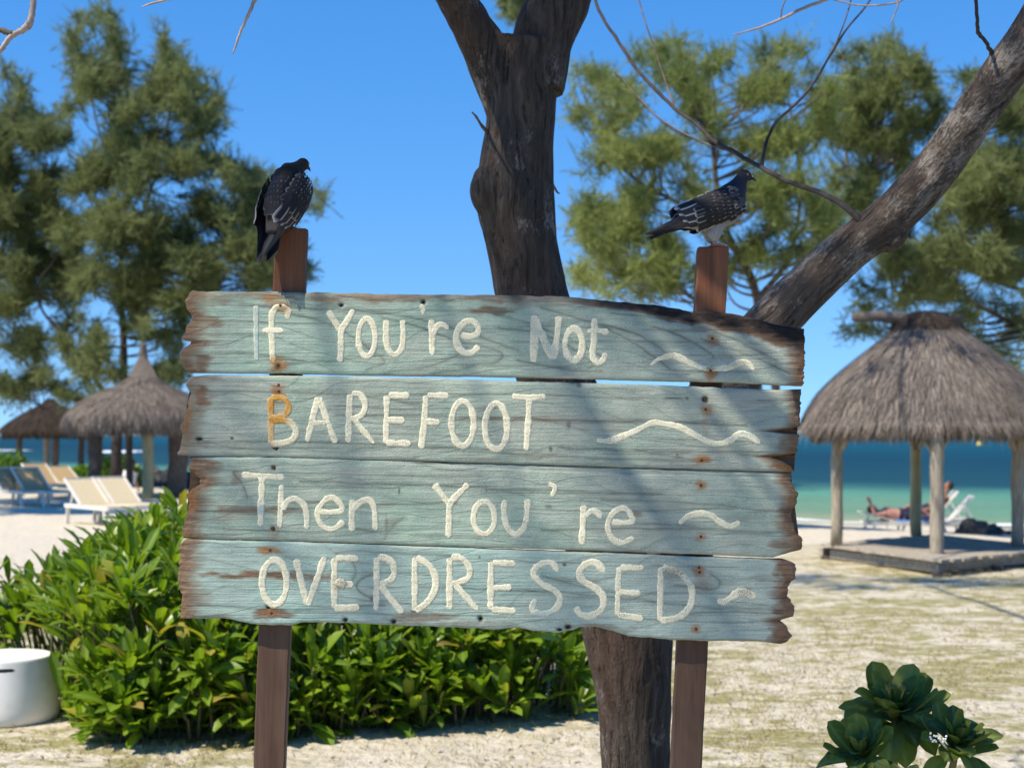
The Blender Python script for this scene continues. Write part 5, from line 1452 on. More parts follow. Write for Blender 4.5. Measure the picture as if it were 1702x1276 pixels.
for (a, b_) in ((c0 + u1 * .16 + u3 * .16, c1 - u1 * .16 + u3 * .16), (c0 + u3 * .16 + u1 * .30, c3 - u3 * .16 + u1 * .16), (c0 + e1 + u3 * .06, c0 + e1 + e3 - u3 * .06), (c0 + e3 + u1 * .06, c0 + e3 + e1 - u1 * .06)):
    t = MB(); t.bar(a + Vector((0, 0, .095)), b_ + Vector((0, 0, .080)), .06, .11); t.build("joist", m_deck, gaz)
for f in (0.02, .5, .98):
    for ed in (e1, e3):
        q = c0 + ed * f + (u3 if ed is e1 else u1) * .12
        t = MB(); t.box((q.x, q.y, -.01), (.12, .12, .12)); t.build("footing", m_wooddark, gaz)
prof = [(1.70, 1.60), (1.765, 1.74), (1.86, 1.68), (2.02, 1.60), (2.26, 1.42), (2.52, 1.14), (2.78, .82), (2.98, .56), (3.12, .38), (3.20, .25)]
gr_ = roof(gaz, prof, 2.7, math.radians(45 + 42), m_thatch, m_straw, 15000, 3, 0.30, 0.010)
# ridge cap and the log poking out at the top
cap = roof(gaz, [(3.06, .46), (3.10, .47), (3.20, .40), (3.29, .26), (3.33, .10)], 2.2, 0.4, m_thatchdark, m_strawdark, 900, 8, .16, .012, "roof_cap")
t = MB(); t.tube([GP(1419, 527, 10.2), GP(1460, 526, 10.25), GP(1510, 531, 10.3), GP(1560, 532, 10.35), GP(1600, 528, 10.4)], [.060, .075, .085, .08, .04], 12, jit=.06)
t.build("ridge_log", m_thatch, gaz, True)

# ---- round shelter on the left
hc = P(238, 0, 20.0); hc.z = gz(hc.x, 20.0)
hut = empty("thatched_shelter", hc)
tag(hut, "round grey thatched shelter with a pointed top standing beside the sign's left end", "beach shelter", "round thatched shelters")
kh = 20.0 / FPX
def hz(py): return CAM_H - (py - HOR) * kh - hc.z
prof = [(hz(716), 1.92), (hz(709), 2.08), (hz(693), 2.02), (hz(678), 1.80), (hz(665), 1.50), (hz(652), 1.08), (hz(640), .62), (hz(628), .30), (hz(612), .16)]
roof(hut, prof, 2.2, 0.3, m_thatch, m_straw, 9000, 13, .34, .018)
roof(hut, [(hz(642), .52), (hz(634), .50), (hz(622), .24), (hz(606), .13), (hz(588), .09), (hz(571), .08)], 2, 0, m_thatch, m_straw, 1200, 15, .3, .016, "roof_cap")
for i, (px, d, r, m) in enumerate([(158, 19.6, .17, m_wooddark), (246, 19.4, .15, m_woodgrn), (296, 19.8, .24, m_wooddark), (215, 20.6, .09, m_wooddark)]):
    q = P(px, 0, d) - hc
    base = gz(hc.x + q.x, d) - hc.z
    pole(hut, (q.x, q.y, base - .05), (q.x, q.y, hz(706)), r, m, 20 + i, 1.12 if i != 1 else .9)
    if i in (0, 2):
        t = MB()
        t.tube([(q.x, q.y, 1.25), (q.x - .22 - .1 * (i == 0), q.y + .1, hz(700))], [r * .8, r * .5], 10)
        t.build("brace", m, hut, True)
        t = MB(); t.tube([(q.x, q.y, 1.3), (q.x + .25, q.y + .1, hz(700))], [r * .7, r * .5], 10); t.build("brace", m, hut, True)

# ---- darker shelter farther back
dc = P(84, 0, 29.0); dc.z = gz(dc.x, 29.0)
hut2 = empty("thatched_shelter", dc)
tag(hut2, "dark low thatched shelter farther back at the left edge, half behind the round grey one", "beach shelter", "round thatched shelters")
k2 = 29.0 / FPX
def hz2(py): return CAM_H - (py - HOR) * k2 - dc.z
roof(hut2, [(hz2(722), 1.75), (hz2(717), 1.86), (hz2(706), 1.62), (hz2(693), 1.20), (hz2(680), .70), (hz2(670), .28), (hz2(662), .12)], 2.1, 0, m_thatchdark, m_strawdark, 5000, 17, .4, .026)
for i, (px, d, r, m) in enumerate([(92, 28.6, .14, m_wooddark), (78, 29.2, .13, m_wood), (135, 29.4, .12, m_wooddark), (32, 29.3, .12, m_wooddark)]):  # second post in paler wood: sunlight on it put into the colour
    q = P(px, 0, d) - dc
    pole(hut2, (q.x, q.y, gz(dc.x + q.x, d) - dc.z - .05), (q.x, q.y, hz2(714)), r, m, 30 + i)

# ------------------------------------------------------------------ sun loungers
m_frame = mat_noise("white_plastic_frame", (0.62, 0.59, 0.51), (0.72, 0.69, 0.60), 20, rough=0.45, bumps=0)
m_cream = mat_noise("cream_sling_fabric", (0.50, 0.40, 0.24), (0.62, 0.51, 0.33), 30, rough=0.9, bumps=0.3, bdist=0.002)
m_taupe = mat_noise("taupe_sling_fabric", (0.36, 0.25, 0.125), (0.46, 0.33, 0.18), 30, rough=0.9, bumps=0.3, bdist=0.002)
def lounger(name, label, x, y, rz, back, fab, group, slats=False, H=.33):
    """head end at -x, foot end at +x"""
    o = empty(name, (x, 2 * y, gz(x, y)), rz)
    tag(o, label, "sun lounger", group)
    W, Ls = .66, 1.25
    t = MB()
    for s in (-1, 1):
        t.bar((-.55, s * W / 2, H), (Ls, s * W / 2, H), .045, .07)
    t.bar((-.55, -W / 2, H), (-.55, W / 2, H), .045, .06); t.bar((Ls, -W / 2, H), (Ls, W / 2, H), .045, .06)
    t.build("frame", m_frame, o)
    for xx in (-.42, Ls - .14):
        for s in (-1, 1):
            g = MB(); g.bar((xx, s * W / 2, H - .03), (xx + (.07 if xx > 0 else -.07), s * (W / 2 - .01), 0), .06, .05); g.build("leg", m_frame, o)
    t = MB()
    ca, sa = math.cos(back), math.sin(back)
    if slats:
        for i in range(9):
            a = i / 9
            t.bar((.16 + a * (Ls - .2), -W / 2 + .03, H + .03), (.16 + a * (Ls - .2), W / 2 - .03, H + .03), .085, .02)
        t.build("seat", fab, o)
        t = MB()
        for i in range(5):
            yy = -W / 2 + .08 + i * (W - .16) / 4
            t.bar((.1, yy, H + .03), (.1 - .78 * ca, yy, H + .03 + .78 * sa), .085, .022)
        for f in (.2, .85):
            t.bar((.1 - .78 * ca * f, -W / 2 + .02, H + .03 + .78 * sa * f - .02), (.1 - .78 * ca * f, W / 2 - .02, H + .03 + .78 * sa * f - .02), .05, .02)
    else:
        t.box(((.12 + Ls) / 2, 0, H + .025), (Ls - .16, W - .05, .022)); t.build("seat", fab, o)
        t = MB()
        t.bar((.1, 0, H + .03), (.1 - .80 * ca, 0, H + .03 + .80 * sa), W - .05, .022)
    bk = t.build("backrest", fab, o)
    g = MB()
    if not slats:
        for s in (-1, 1):
            g.bar((.1, s * (W / 2 - .01), H + .03), (.1 - .84 * ca, s * (W / 2 - .01), H + .03 + .84 * sa), .04, .045)
        g.bar((.1 - .83 * ca, -W / 2, H + .03 + .83 * sa), (.1 - .83 * ca, W / 2, H + .03 + .83 * sa), .06, .05)
    g.bar((.1 - .5 * ca, W / 2 - .06, H + .5 * sa), (-.45, W / 2 - .06, H), .03, .03)
    g.bar((.1 - .5 * ca, -W / 2 + .06, H + .5 * sa), (-.45, -W / 2 + .06, H), .03, .03)
    g.bar((-.45, -W / 2 + .05, H), (-.45, W / 2 - .05, H), .03, .03)
    g.build("back_frame", m_frame, o)
    return o
LG = "sun loungers on the left beach"
def at(px, py_base, d=None):
    d = d or (CAM_H) * FPX / (py_base - HOR)
    return (px - CX) / FPX * d, d
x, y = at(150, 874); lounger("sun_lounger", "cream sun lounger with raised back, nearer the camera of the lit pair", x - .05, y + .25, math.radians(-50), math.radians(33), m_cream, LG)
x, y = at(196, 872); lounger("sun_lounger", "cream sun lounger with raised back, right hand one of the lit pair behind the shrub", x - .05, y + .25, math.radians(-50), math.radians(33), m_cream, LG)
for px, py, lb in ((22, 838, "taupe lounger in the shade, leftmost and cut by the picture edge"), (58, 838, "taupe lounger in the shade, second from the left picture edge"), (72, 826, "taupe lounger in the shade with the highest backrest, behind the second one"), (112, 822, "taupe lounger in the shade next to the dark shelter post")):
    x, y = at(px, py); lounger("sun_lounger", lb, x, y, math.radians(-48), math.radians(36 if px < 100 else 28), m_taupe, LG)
BD = 17.3
BG = "white loungers on the right beach"
def bz(px, d): return (px - CX) / FPX * d
lb1 = lounger("sun_lounger", "white lounger with a reddish sunbather lying on it, left of the gazebo's front post", bz(1478, BD), BD, math.radians(4), math.radians(16), m_frame, BG, True, .20)
lb2 = lounger("sun_lounger", "white slatted lounger with raised back, between the gazebo's front post and the rock", bz(1583, BD + .1), BD + .1, math.radians(175), math.radians(48), m_frame, BG, True, .24)
lb3 = lounger("sun_lounger", "white slatted lounger behind the gazebo's front post holding a reclining person", bz(1560, BD + .7), BD + .7, math.radians(176), math.radians(50), m_frame, BG, True, .33)

# ------------------------------------------------------------------ people
m_skin = mat_noise("sunburnt_skin", (0.50, 0.22, 0.16), (0.60, 0.29, 0.21), 12, rough=0.55, bumps=0)
m_skin2 = mat_noise("tanned_skin", (0.24, 0.11, 0.07), (0.32, 0.16, 0.10), 12, rough=0.55, bumps=0)
m_navy = mat_noise("navy_cloth", (0.012, 0.014, 0.035), (0.03, 0.03, 0.06), 20, rough=0.85, bumps=0.2)
m_blue = mat_noise("bright_blue_cloth", (0.10, 0.28, 0.62), (0.16, 0.38, 0.72), 20, rough=0.85, bumps=0.3)
m_white = mat_noise("white_cloth", (0.68, 0.68, 0.70), (0.80, 0.80, 0.80), 20, rough=0.85, bumps=0.3)
m_hair = mat_noise("dark_brown_hair", (0.02, 0.013, 0.009), (0.05, 0.032, 0.02), 60, rough=0.6, bumps=0.4)
def figure(name, label, J, skin, clothes, loc, rz, hairm=m_hair):
    """J: joint positions; a continuous body is fused from tapered limbs"""
    o = empty(name, loc, rz); tag(o, label, "person")
    mb = MB()
    v = {k: Vector(p) for k, p in J.items()}
    sh = (v['shl'] + v['shr']) / 2; hp = (v['hipl'] + v['hipr']) / 2
    mb.tube([hp + (hp - sh).normalized() * .07, hp, hp.lerp(sh, .35), hp.lerp(sh, .7), sh, sh.lerp(v['head'], .3)], [(.10, .10), (.165, .115), (.145, .105), (.165, .12), (.16, .10), (.06, .06)], 14)
    mb.tube([v['shl'], v['shr']], [.062, .062], 10)
    mb.tube([sh, v['head']], [.062, .055], 10)
    up = (v['head'] - sh).normalized()
    V, F = ellip(v['head'] + up * .03, (.078, .092, .115), up.to_track_quat('Z', 'Y').to_matrix(), 14, 10); mb.add(V, F)
    fc = Vector(J.get('face', (0, 0, 1)))
    V, F = ellip(v['head'] + up * .01 + fc * .092, (.018, .018, .024), None, 8, 6); mb.add(V, F)
    for s in 'lr':
        mb.tube([v['hip' + s], v['hip' + s].lerp(v['kn' + s], .5), v['kn' + s]], [.088, .074, .056], 12)
        mb.tube([v['kn' + s], v['kn' + s].lerp(v['an' + s], .35), v['an' + s]], [.056, .058, .036], 12)
        mb.tube([v['an' + s], v['an' + s].lerp(v['toe' + s], .5), v['toe' + s]], [.040, .038, .024], 10)
        mb.tube([v['sh' + s], v['el' + s]], [.052, .040], 10)
        mb.tube([v['el' + s], v['wr' + s]], [.041, .027], 10)
        hd = (v['wr' + s] - v['el' + s]).normalized()
        sdv = hd.cross(Vector((0.3, 0.2, 1))).normalized()
        mb.tube([v['wr' + s], v['wr' + s] + hd * .09], [(.034, .018), (.036, .014)], 8)
        for q, ln in ((-1.5, .075), (-.5, .09), (.5, .085), (1.5, .065)):
            b0 = v['wr' + s] + hd * .08 + sdv * q * .018
            mb.tube([b0, b0 + hd * ln * .5, b0 + hd * ln + Vector((0, 0, -.012))], [.0095, .0085, .007], 6)
        b0 = v['wr' + s] + hd * .03 + sdv * .03
        mb.tube([b0, b0 + hd * .05 + sdv * .025], [.011, .008], 6)
    me = blend(mb, .0105, 3, name)
    wmesh("body", me, skin, o)
    # hair cap
    V, F = ellip(v['head'] + up * .05 - fc * .02, (.088, .100, .105), up.to_track_quat('Z', 'Y').to_matrix(), 14, 10)
    mesh_np("hair", np.array([tuple(q) for q in V]), F, hairm, o)
    for nm, m, segs in clothes:
        c = MB()
        for (a, b_, r0, r1) in segs:
            pa, pb = Vector(a), Vector(b_)
            c.tube([pa, pa.lerp(pb, .5), pb], [r0, ((r0[0] + r1[0]) / 2, (r0[1] + r1[1]) / 2), r1], 14)
        cm = blend(c, .012, 3, nm)
        wmesh(nm, cm, m, o)
    return o
# lying on the lounger with knees up, one forearm raised
J = dict(hipl=(.30, .10, .46), hipr=(.30, -.10, .46), shl=(-.15, .19, .53), shr=(-.15, -.19, .53), head=(-.36, 0, .62), face=(.35, 0, .93),
         knl=(.72, .11, .64), anl=(1.02, .12, .42), toel=(1.20, .13, .42), knr=(.74, -.11, .46), anr=(1.16, -.12, .44), toer=(1.22, -.12, .62),
         ell=(-.28, .30, .64), wrl=(-.40, .20, .80), elr=(-.42, -.27, .52), wrr=(-.50, -.20, .80))
figure("person", "sunbather in dark swimwear lying on a white lounger with one arm raised", J, m_skin,
       [("shorts", m_navy, [((.20, 0, .50), (.36, 0, .47), (.165, .125), (.18, .13)), ((.30, .10, .47), (.52, .105, .60), (.105, .105), (.10, .10)), ((.30, -.10, .47), (.52, -.105, .475), (.105, .105), (.10, .10))])],
       lb1.location - Vector((0, 0, .13)), lb1.rotation_euler.z)
tw = MB(); tw.box((.62, 0, .253), (.95, .60, .02)); tw.box((.30, -.31, .21), (.50, .02, .10))
o = tw.build("beach_towel", m_blue); o.location = lb1.location; o.rotation_euler.z = lb1.rotation_euler.z
tag(o, "blue towel spread under the sunbather on the right beach", "towel")
J = dict(hipl=(.22, .10, .46), hipr=(.22, -.10, .46), shl=(-.12, .19, .84), shr=(-.12, -.19, .84), head=(-.22, 0, 1.05), face=(.8, 0, .6),
         knl=(.66, .11, .62), anl=(1.0, .12, .42), toel=(1.16, .13, .50), knr=(.68, -.11, .48), anr=(1.10, -.12, .42), toer=(1.16, -.12, .58),
         ell=(.05, .30, .62), wrl=(.28, .26, .56), elr=(.05, -.30, .62), wrr=(.28, -.22, .58))
figure("person", "tanned person reclining on the white lounger behind the gazebo's front post", J, m_skin2,
       [("swim_shorts", m_navy, [((.16, 0, .55), (.26, 0, .48), (.17, .125), (.18, .13)), ((.22, .10, .47), (.44, .105, .55), (.105, .105), (.10, .10)), ((.22, -.10, .47), (.44, -.105, .48), (.105, .105), (.10, .10))])],
       lb3.location, lb3.rotation_euler.z)
# a person in white on a blue towel by the green bush, far left
px_, dd_ = 202, 21.4
xx = (px_ - CX) / FPX * dd_
J = dict(hipl=(.12, .10, .12), hipr=(.12, -.10, .12), shl=(.25, .19, .55), shr=(.25, -.19, .55), head=(.26, 0, .78), face=(-.98, 0, .1),
         knl=(-.30, .12, .34), anl=(-.62, .12, .08), toel=(-.80, .13, .06), knr=(-.34, -.11, .14), anr=(-.74, -.12, .07), toer=(-.80, -.12, .20),
         ell=(.36, .30, .30), wrl=(.42, .30, .08), elr=(.10, -.30, .34), wrr=(-.14, -.22, .30))
figure("person", "small distant person in a white top sitting beside the green bush under the shelter", J, m_skin,
       [("top", m_white, [((.14, 0, .16), (.25, 0, .56), (.185, .135), (.20, .125)), ((.25, .17, .54), (.31, .25, .42), (.075, .075), (.07, .07)), ((.25, -.17, .54), (.17, -.25, .43), (.075, .075), (.07, .07))])],
       (xx, 2 * dd_, gz(xx, dd_)), 0.15)
V, F = grid_sheet(np.linspace(-1.0, .45, 24), np.linspace(-.42, .42, 12), lambda X, Y: .02 + .018 * np.sin(X * 9 + Y * 3) * np.sin(Y * 8))
o = mesh_np("beach_towel", V, F, m_blue); o.location = (xx - .15, 2 * dd_ - .1, gz(xx, dd_) + .015); o.rotation_euler.z = .15
sm = o.modifiers.new("thick", 'SOLIDIFY'); sm.thickness = .012
tag(o, "blue towel on the sand under the person in white, by the green bush", "towel")

# ------------------------------------------------------------------ rocks, far bushes, bits
m_rock = mat_noise("dark_basalt", (0.022, 0.022, 0.023), (0.10, 0.097, 0.093), 6, rough=0.9, bumps=1.0, bdist=0.05, bscale=14)
m_rock2 = mat_noise("pale_coral_stone", (0.55, 0.53, 0.48), (0.75, 0.72, 0.66), 10, rough=0.9, bumps=.6, bdist=.02)
def rock(px, py, d, sx, sy, sz, seed, label, m=m_rock, group=None):
    x = (px - CX) / FPX * d
    V, F = ellip((0, 0, 0), (1, 1, 1), None, 26, 16)
    V2 = []
    for v in V:
        q = Vector(v); n_ = mnoise.noise(q * 1.2 + Vector((seed, 0, 0))) * .55 + mnoise.noise(q * 2.9 + Vector((seed, 3, 0))) * .28 + mnoise.noise(q * 7 + Vector((seed, 3, 5))) * .10
        q = q * (1 + n_); V2.append((q.x * sx, q.y * sy, max(q.z, -.35) * sz))
    z = CAM_H - (py - HOR) / FPX * d
    o = mesh_np("rock", np.array(V2), F, m); o.location = (x, 2 * d, min(z, max(gz(x, d), SEA_Z)) + sz * .1); o.rotation_euler.z = seed
    tag(o, label, "rock", group); return o
RG = "dark shore rocks on the right"
rock(1622, 900, 16.6, .52, .42, .42, 3, "large dark rounded rock beside the gazebo's front post", group=RG)
rock(1664, 900, 16.9, .34, .28, .22, 9, "low dark rock partly hidden by the gazebo's right post", group=RG)
rock(1594, 903, 16.4, .16, .16, .10, 5, "small dark rock at the foot of the white lounger", group=RG)
rock(1655, 903, 16.0, .06, .06, .055, 6, "small white stone in front of the large dark rock", m_rock2)
RL = "dark rocks of the left shore ledge"
RLN = ["dark ledge rock left of the round shelter's trunk post, leftmost of the ledge", "dark ledge rock rising directly left of the shelter's trunk post",
       "dark ledge rock just right of the shelter's trunk post, above the green bush", "tallest dark ledge rock, halfway between the trunk post and the pale post",
       "dark ledge rock right behind the shelter's pale greenish post", "dark ledge rock between the pale post and the thick right post", "dark ledge rock behind the shelter's thick right post",
       "low dark rock in front of the ledge, right of the pale post", "low dark rock in front of the ledge, above the person in white", "dark ledge rock half hidden by the sign's left end"]
rr = random.Random(4)
for i, (px, py, d, sx, sy, sz) in enumerate([(128, 786, 29, .8, .6, .35), (150, 778, 31, 1.1, .7, .55), (185, 774, 32, 1.3, .8, .7), (215, 770, 33, 1.2, .8, .75), (245, 776, 31, 1.1, .8, .6), (275, 778, 31, 1.2, .8, .65), (300, 784, 29, 1.1, .7, .55), (262, 796, 27, .9, .6, .45), (225, 790, 28, .8, .6, .4), (318, 790, 28, 1.0, .7, .5)]):
    rock(px, py, d, sx, sy, sz, 20 + i * 3.3, RLN[i], group=RL)

m_bush = mat_leaf("bright_bush_leaves", (0.055, 0.14, 0.014), (0.17, 0.27, 0.03), 0.5, 0.35)
def bush(label, px, d, w, h, n, seed, group):
    x = (px - CX) / FPX * d
    o = empty("bush", (x, 2 * d, gz(x, d))); tag(o, label, "bush", group)
    r = np.random.default_rng(seed)
    dv = unit(r.normal(size=(n, 3))); dv[:, 2] = np.abs(dv[:, 2])
    rad = (0.55 + .45 * r.random((n, 1)) ** .5) * (0.75 + .5 * fbm(dv[:, :1] * 2 + 3, dv[:, 1:2] * 2 + seed, seed, 2))
    base = dv * rad * np.array([w, w * .7, h])
    ld = unit(dv + r.normal(size=(n, 3)) * .5 + np.array([0, 0, .3]))
    side = unit(np.cross(ld, r.normal(size=(n, 3))))
    ln = r.uniform(.10, .19, (n, 1)); wd = ln * .34
    V = np.stack([base, base + ld * ln * .55 + side * wd, base + ld * ln, base + ld * ln * .55 - side * wd], 1).reshape(-1, 3)
    F = np.arange(4 * n).reshape(-1, 4)
    f = mesh_np("foliage", V, F, m_bush, o, False); f["kind"] = "stuff"
    t = MB()
    for i in range(9):
        a = i * 2.4; t.tube([(0, 0, -.05), (math.cos(a) * w * .3, math.sin(a) * w * .25, h * .4), (math.cos(a) * w * .6, math.sin(a) * w * .4, h * .75)], [.03, .02, .008], 6)
    t.build("stem", m_wooddark, o, True)
BGp = "bright bushes behind the left beach"
bush("bright green bush left of the round shelter's trunk post", 138, 23.0, .62, .60, 900, 1, BGp)
bush("bright green bush right of the round shelter's trunk post", 196, 24.0, .70, .95, 1200, 2, BGp)
bush("bright green bush at the left picture edge behind the loungers", 2, 24.5, .55, .85, 800, 3, BGp)
bush("bright green bush behind the loungers beside the dark shelter", 22, 25.5, .75, .90, 900, 4, BGp)

# small yellow buoy
m_buoy, nt, b = newmat("yellow_plastic"); b.inputs["Base Color"].default_value = (0.75, 0.6, 0.12, 1); b.inputs["Roughness"].default_value = .4
bx = P(1628, 0, 120)
buoy = empty("buoy", (bx.x, 240, SEA_Z)); tag(buoy, "small yellow marker buoy floating on the deep blue water", "buoy")
t = MB(); V, F = ellip((0, 0, .2), (.42, .42, .45), None, 14, 10); t.add(V, F); t.build("float", m_buoy, buoy, True)
t = MB(); t.tube([(0, 0, .5), (0, 0, 1.3)], [.10, .05], 8); V, F = ellip((0, 0, 1.35), (.16, .16, .2), None, 10, 8); t.add(V, F); t.build("top_mark", m_buoy, buoy, True)
# ------------------------------------------------------------------ white stool
m_stool, nt, b = newmat("matt_white_plastic")
co = objco(nt)
L(nt, ramp(nt, noise_n(nt, co, 9, 4), (0.25, (0.66, 0.63, 0.56)), (0.45, (0.76, 0.74, 0.68)), (0.7, (0.80, 0.78, 0.72))), b.inputs["Base Color"])
b.inputs["Roughness"].default_value = 0.5
L(nt, bump(nt, noise_n(nt, co, 120, 3), 0.15, 0.002), b.inputs["Normal"])
m_black, nt, b = newmat("opening_shade"); b.inputs["Base Color"].default_value = (0.008, 0.008, 0.008, 1)
sd_ = 4.63
so = P(8, 0, sd_); so.z = gz(so.x, sd_) - .005
st = empty("stool", so); tag(st, "white drum shaped plastic stool with a dark slot, beside the leafy shrub", "stool")
kS = sd_ / FPX
hT = 0.392
prof = [(0.0, .20), (.0, .262), (.010, .275), (.03, .2855), (.06, .290), (.10, .2895), (.16, .285), (.24, .276), (.32, .2655), (.385, .256), (.398, .2535), (.4035, .248), (.405, .240), (.402, .12), (.400, 0.0)]
sc = hT / .405
n = 48; V = []; F = []
for z, r in prof:
    for k in range(n):
        th = 2 * math.pi * k / n; V.append((r * 1.10 * math.cos(th), r * 1.10 * math.sin(th), z * sc))
for i in range(len(prof) - 1):
    for k in range(n): F.append((i * n + k, i * n + (k + 1) % n, (i + 1) * n + (k + 1) % n, (i + 1) * n + k))
mesh_np("shell", np.array(V), F, m_stool, st, True)
# hand slot: a black strip on the drum paints the shade inside the opening
V = []; F = []
zc = 0.337
segs = 14
for i in range(segs + 1):
    a = -math.pi / 2 + (-.12 + .63 * i / segs); hh = .0105 * math.sqrt(max(.04, 1 - (abs(i / segs * 2 - 1)) ** 6))
    r = 1.10 * float(np.interp(zc / sc, [p_[0] for p_ in prof[2:12]], [p_[1] for p_ in prof[2:12]])) + .0015
    V += [(r * math.cos(a), r * math.sin(a), zc - hh), (r * math.cos(a), r * math.sin(a), zc + hh), ((r - .02) * math.cos(a), (r - .02) * math.sin(a), zc + hh), ((r - .02) * math.cos(a), (r - .02) * math.sin(a), zc - hh)]
for i in range(segs):
    for q in range(4): F.append((i * 4 + q, (i + 1) * 4 + q, (i + 1) * 4 + (q + 1) % 4, i * 4 + (q + 1) % 4))
mesh_np("slot", np.array(V), F, m_black, st, False)

# ------------------------------------------------------------------ leafy shrub behind the sign
m_shrub, nt, b = newmat("glossy_green_leaf")
geo = nt.nodes.new("ShaderNodeNewGeometry"); oi = nt.nodes.new("ShaderNodeObjectInfo")
at_ = nd(nt, "ShaderNodeAttribute", {"attribute_name": "mask"})
sepm = nd(nt, "ShaderNodeSeparateColor", None, Color=at_.outputs["Color"])
r_ = mth(nt, 'FRACT', mth(nt, 'ADD', geo.outputs["Random Per Island"], oi.outputs["Random"]))
c = ramp(nt, r_, (0.0, (0.070, 0.130, 0.006)), (0.5, (0.135, 0.220, 0.010)), (0.85, (0.21, 0.295, 0.018)), (0.955, (0.23, 0.29, 0.025)), (0.975, (0.42, 0.34, 0.05)), (1.0, (0.30, 0.18, 0.06)))
c = mixc(nt, mth(nt, 'MULTIPLY', sepm.outputs[0], 0.6), c, (0.22, 0.34, 0.07))      # midrib
c = mixc(nt, ramp(nt, noise_n(nt, objco(nt), 35, 4), (0.5, 0.0), (0.8, 0.35)), c, (0.14, 0.17, 0.03))
L(nt, c, b.inputs["Base Color"])
b.inputs["Roughness"].default_value = 0.36; b.inputs["Specular IOR Level"].default_value = 0.4
tr = nt.nodes.new("ShaderNodeBsdfTranslucent"); L(nt, mixc(nt, 1.0, c, (1.6, 1.7, 0.5), 'MULTIPLY'), tr.inputs[0])
mx = nt.nodes.new("ShaderNodeMixShader"); mx.inputs[0].default_value = 0.35
L(nt, b.outputs[0], mx.inputs[1]); L(nt, tr.outputs[0], mx.inputs[2]); L(nt, mx.outputs[0], nt.nodes["Material Output"].inputs[0])
m_stem = mat_noise("green_brown_stem", (0.10, 0.10, 0.04), (0.22, 0.20, 0.10), 30, rough=0.8, bumps=.3)

def leaf_mesh(L_, W, bend, fold, nu=6, wav=0.0, seed=0, tipw=0.72):
    """spatulate leaf along +x, upper side +z; returns V, F, mask"""
    V = []; M = []; F = []
    r = random.Random(seed); ph = r.random() * 6
    for i in range(nu + 1):
        t = i / nu
        w = W * (0.10 + 0.90 * math.sin(min(1, t / tipw) * math.pi / 2) ** 1.4) * math.sqrt(max(0.0, 1 - max(0, (t - tipw) / (1.0 - tipw)) ** 2.1))
        w = max(w, W * .05)
        a = bend * t
        x = L_ * (math.sin(a) / bend if abs(bend) > 1e-3 else t); z = -L_ * ((1 - math.cos(a)) / bend if abs(bend) > 1e-3 else 0)
        for s in (-1, -.5, 0, .5, 1):
            zz = z + abs(s) * w * .5 * fold + wav * W * math.sin(t * 9 + ph + s) * abs(s)
            V.append((x, s * w * .5, zz)); M.append((1.0 if s == 0 else 0, 0, 0, 1))
    for i in range(nu):
        for j in range(4): F.append((i * 5 + j, (i + 1) * 5 + j, (i + 1) * 5 + j + 1, i * 5 + j + 1))
    return np.array(V), np.array(F), np.array(M, dtype=float)
def orient(xdir, up):
    x = Vector(xdir).normalized(); z = Vector(up); z = (z - x * z.dot(x))
    if z.length < 1e-4: z = x.orthogonal()
    z.normalize(); y = z.cross(x)
    return Matrix((x, y, z)).transposed()

SHO = Vector((float(P(480, 0, 5.2).x), 10.4, 0))
shrub = empty("leafy_shrub", SHO)
tag(shrub, "dense bright green broad leaved shrub spreading behind the sign's left half", "shrub")
variants = [leaf_mesh(1.0, w, bd, fo, 6, .06, i) for i, (w, bd, fo) in enumerate([(.22, .4, .35), (.25, .7, .25), (.19, .2, .45), (.26, .9, .3), (.22, -.3, .35), (.20, .5, .5)])]
def shrub_h(px, d):
    """height of the shrub mound by picture column and depth"""
    h = np.interp(px, [-160, -60, 40, 110, 170, 300, 420, 560, 700, 860, 950, 1000], [.72, .76, .74, .72, .98, 1.18, 1.14, 1.0, .86, .70, .50, .22])
    f = np.interp(px, [-160, 60, 110, 200, 450, 700, 980], [5.0, 4.95, 4.35, 4.22, 4.28, 4.45, 4.6])     # front edge
    bk = np.interp(px, [-160, 100, 200, 450, 800, 980], [5.5, 5.6, 6.3, 6.6, 6.0, 5.1])
    t = (d - f) / (bk - f)
    return np.where((t > 0) & (t < 1), h * np.clip(np.sin(np.clip(t, 0, 1) ** .62 * math.pi), 0, 1) ** .55, 0), f, bk
rs = np.random.default_rng(31)
leaves = []      # (matrix, variant, size on screen)
stems = MB()
cnt = 0
tries = 0
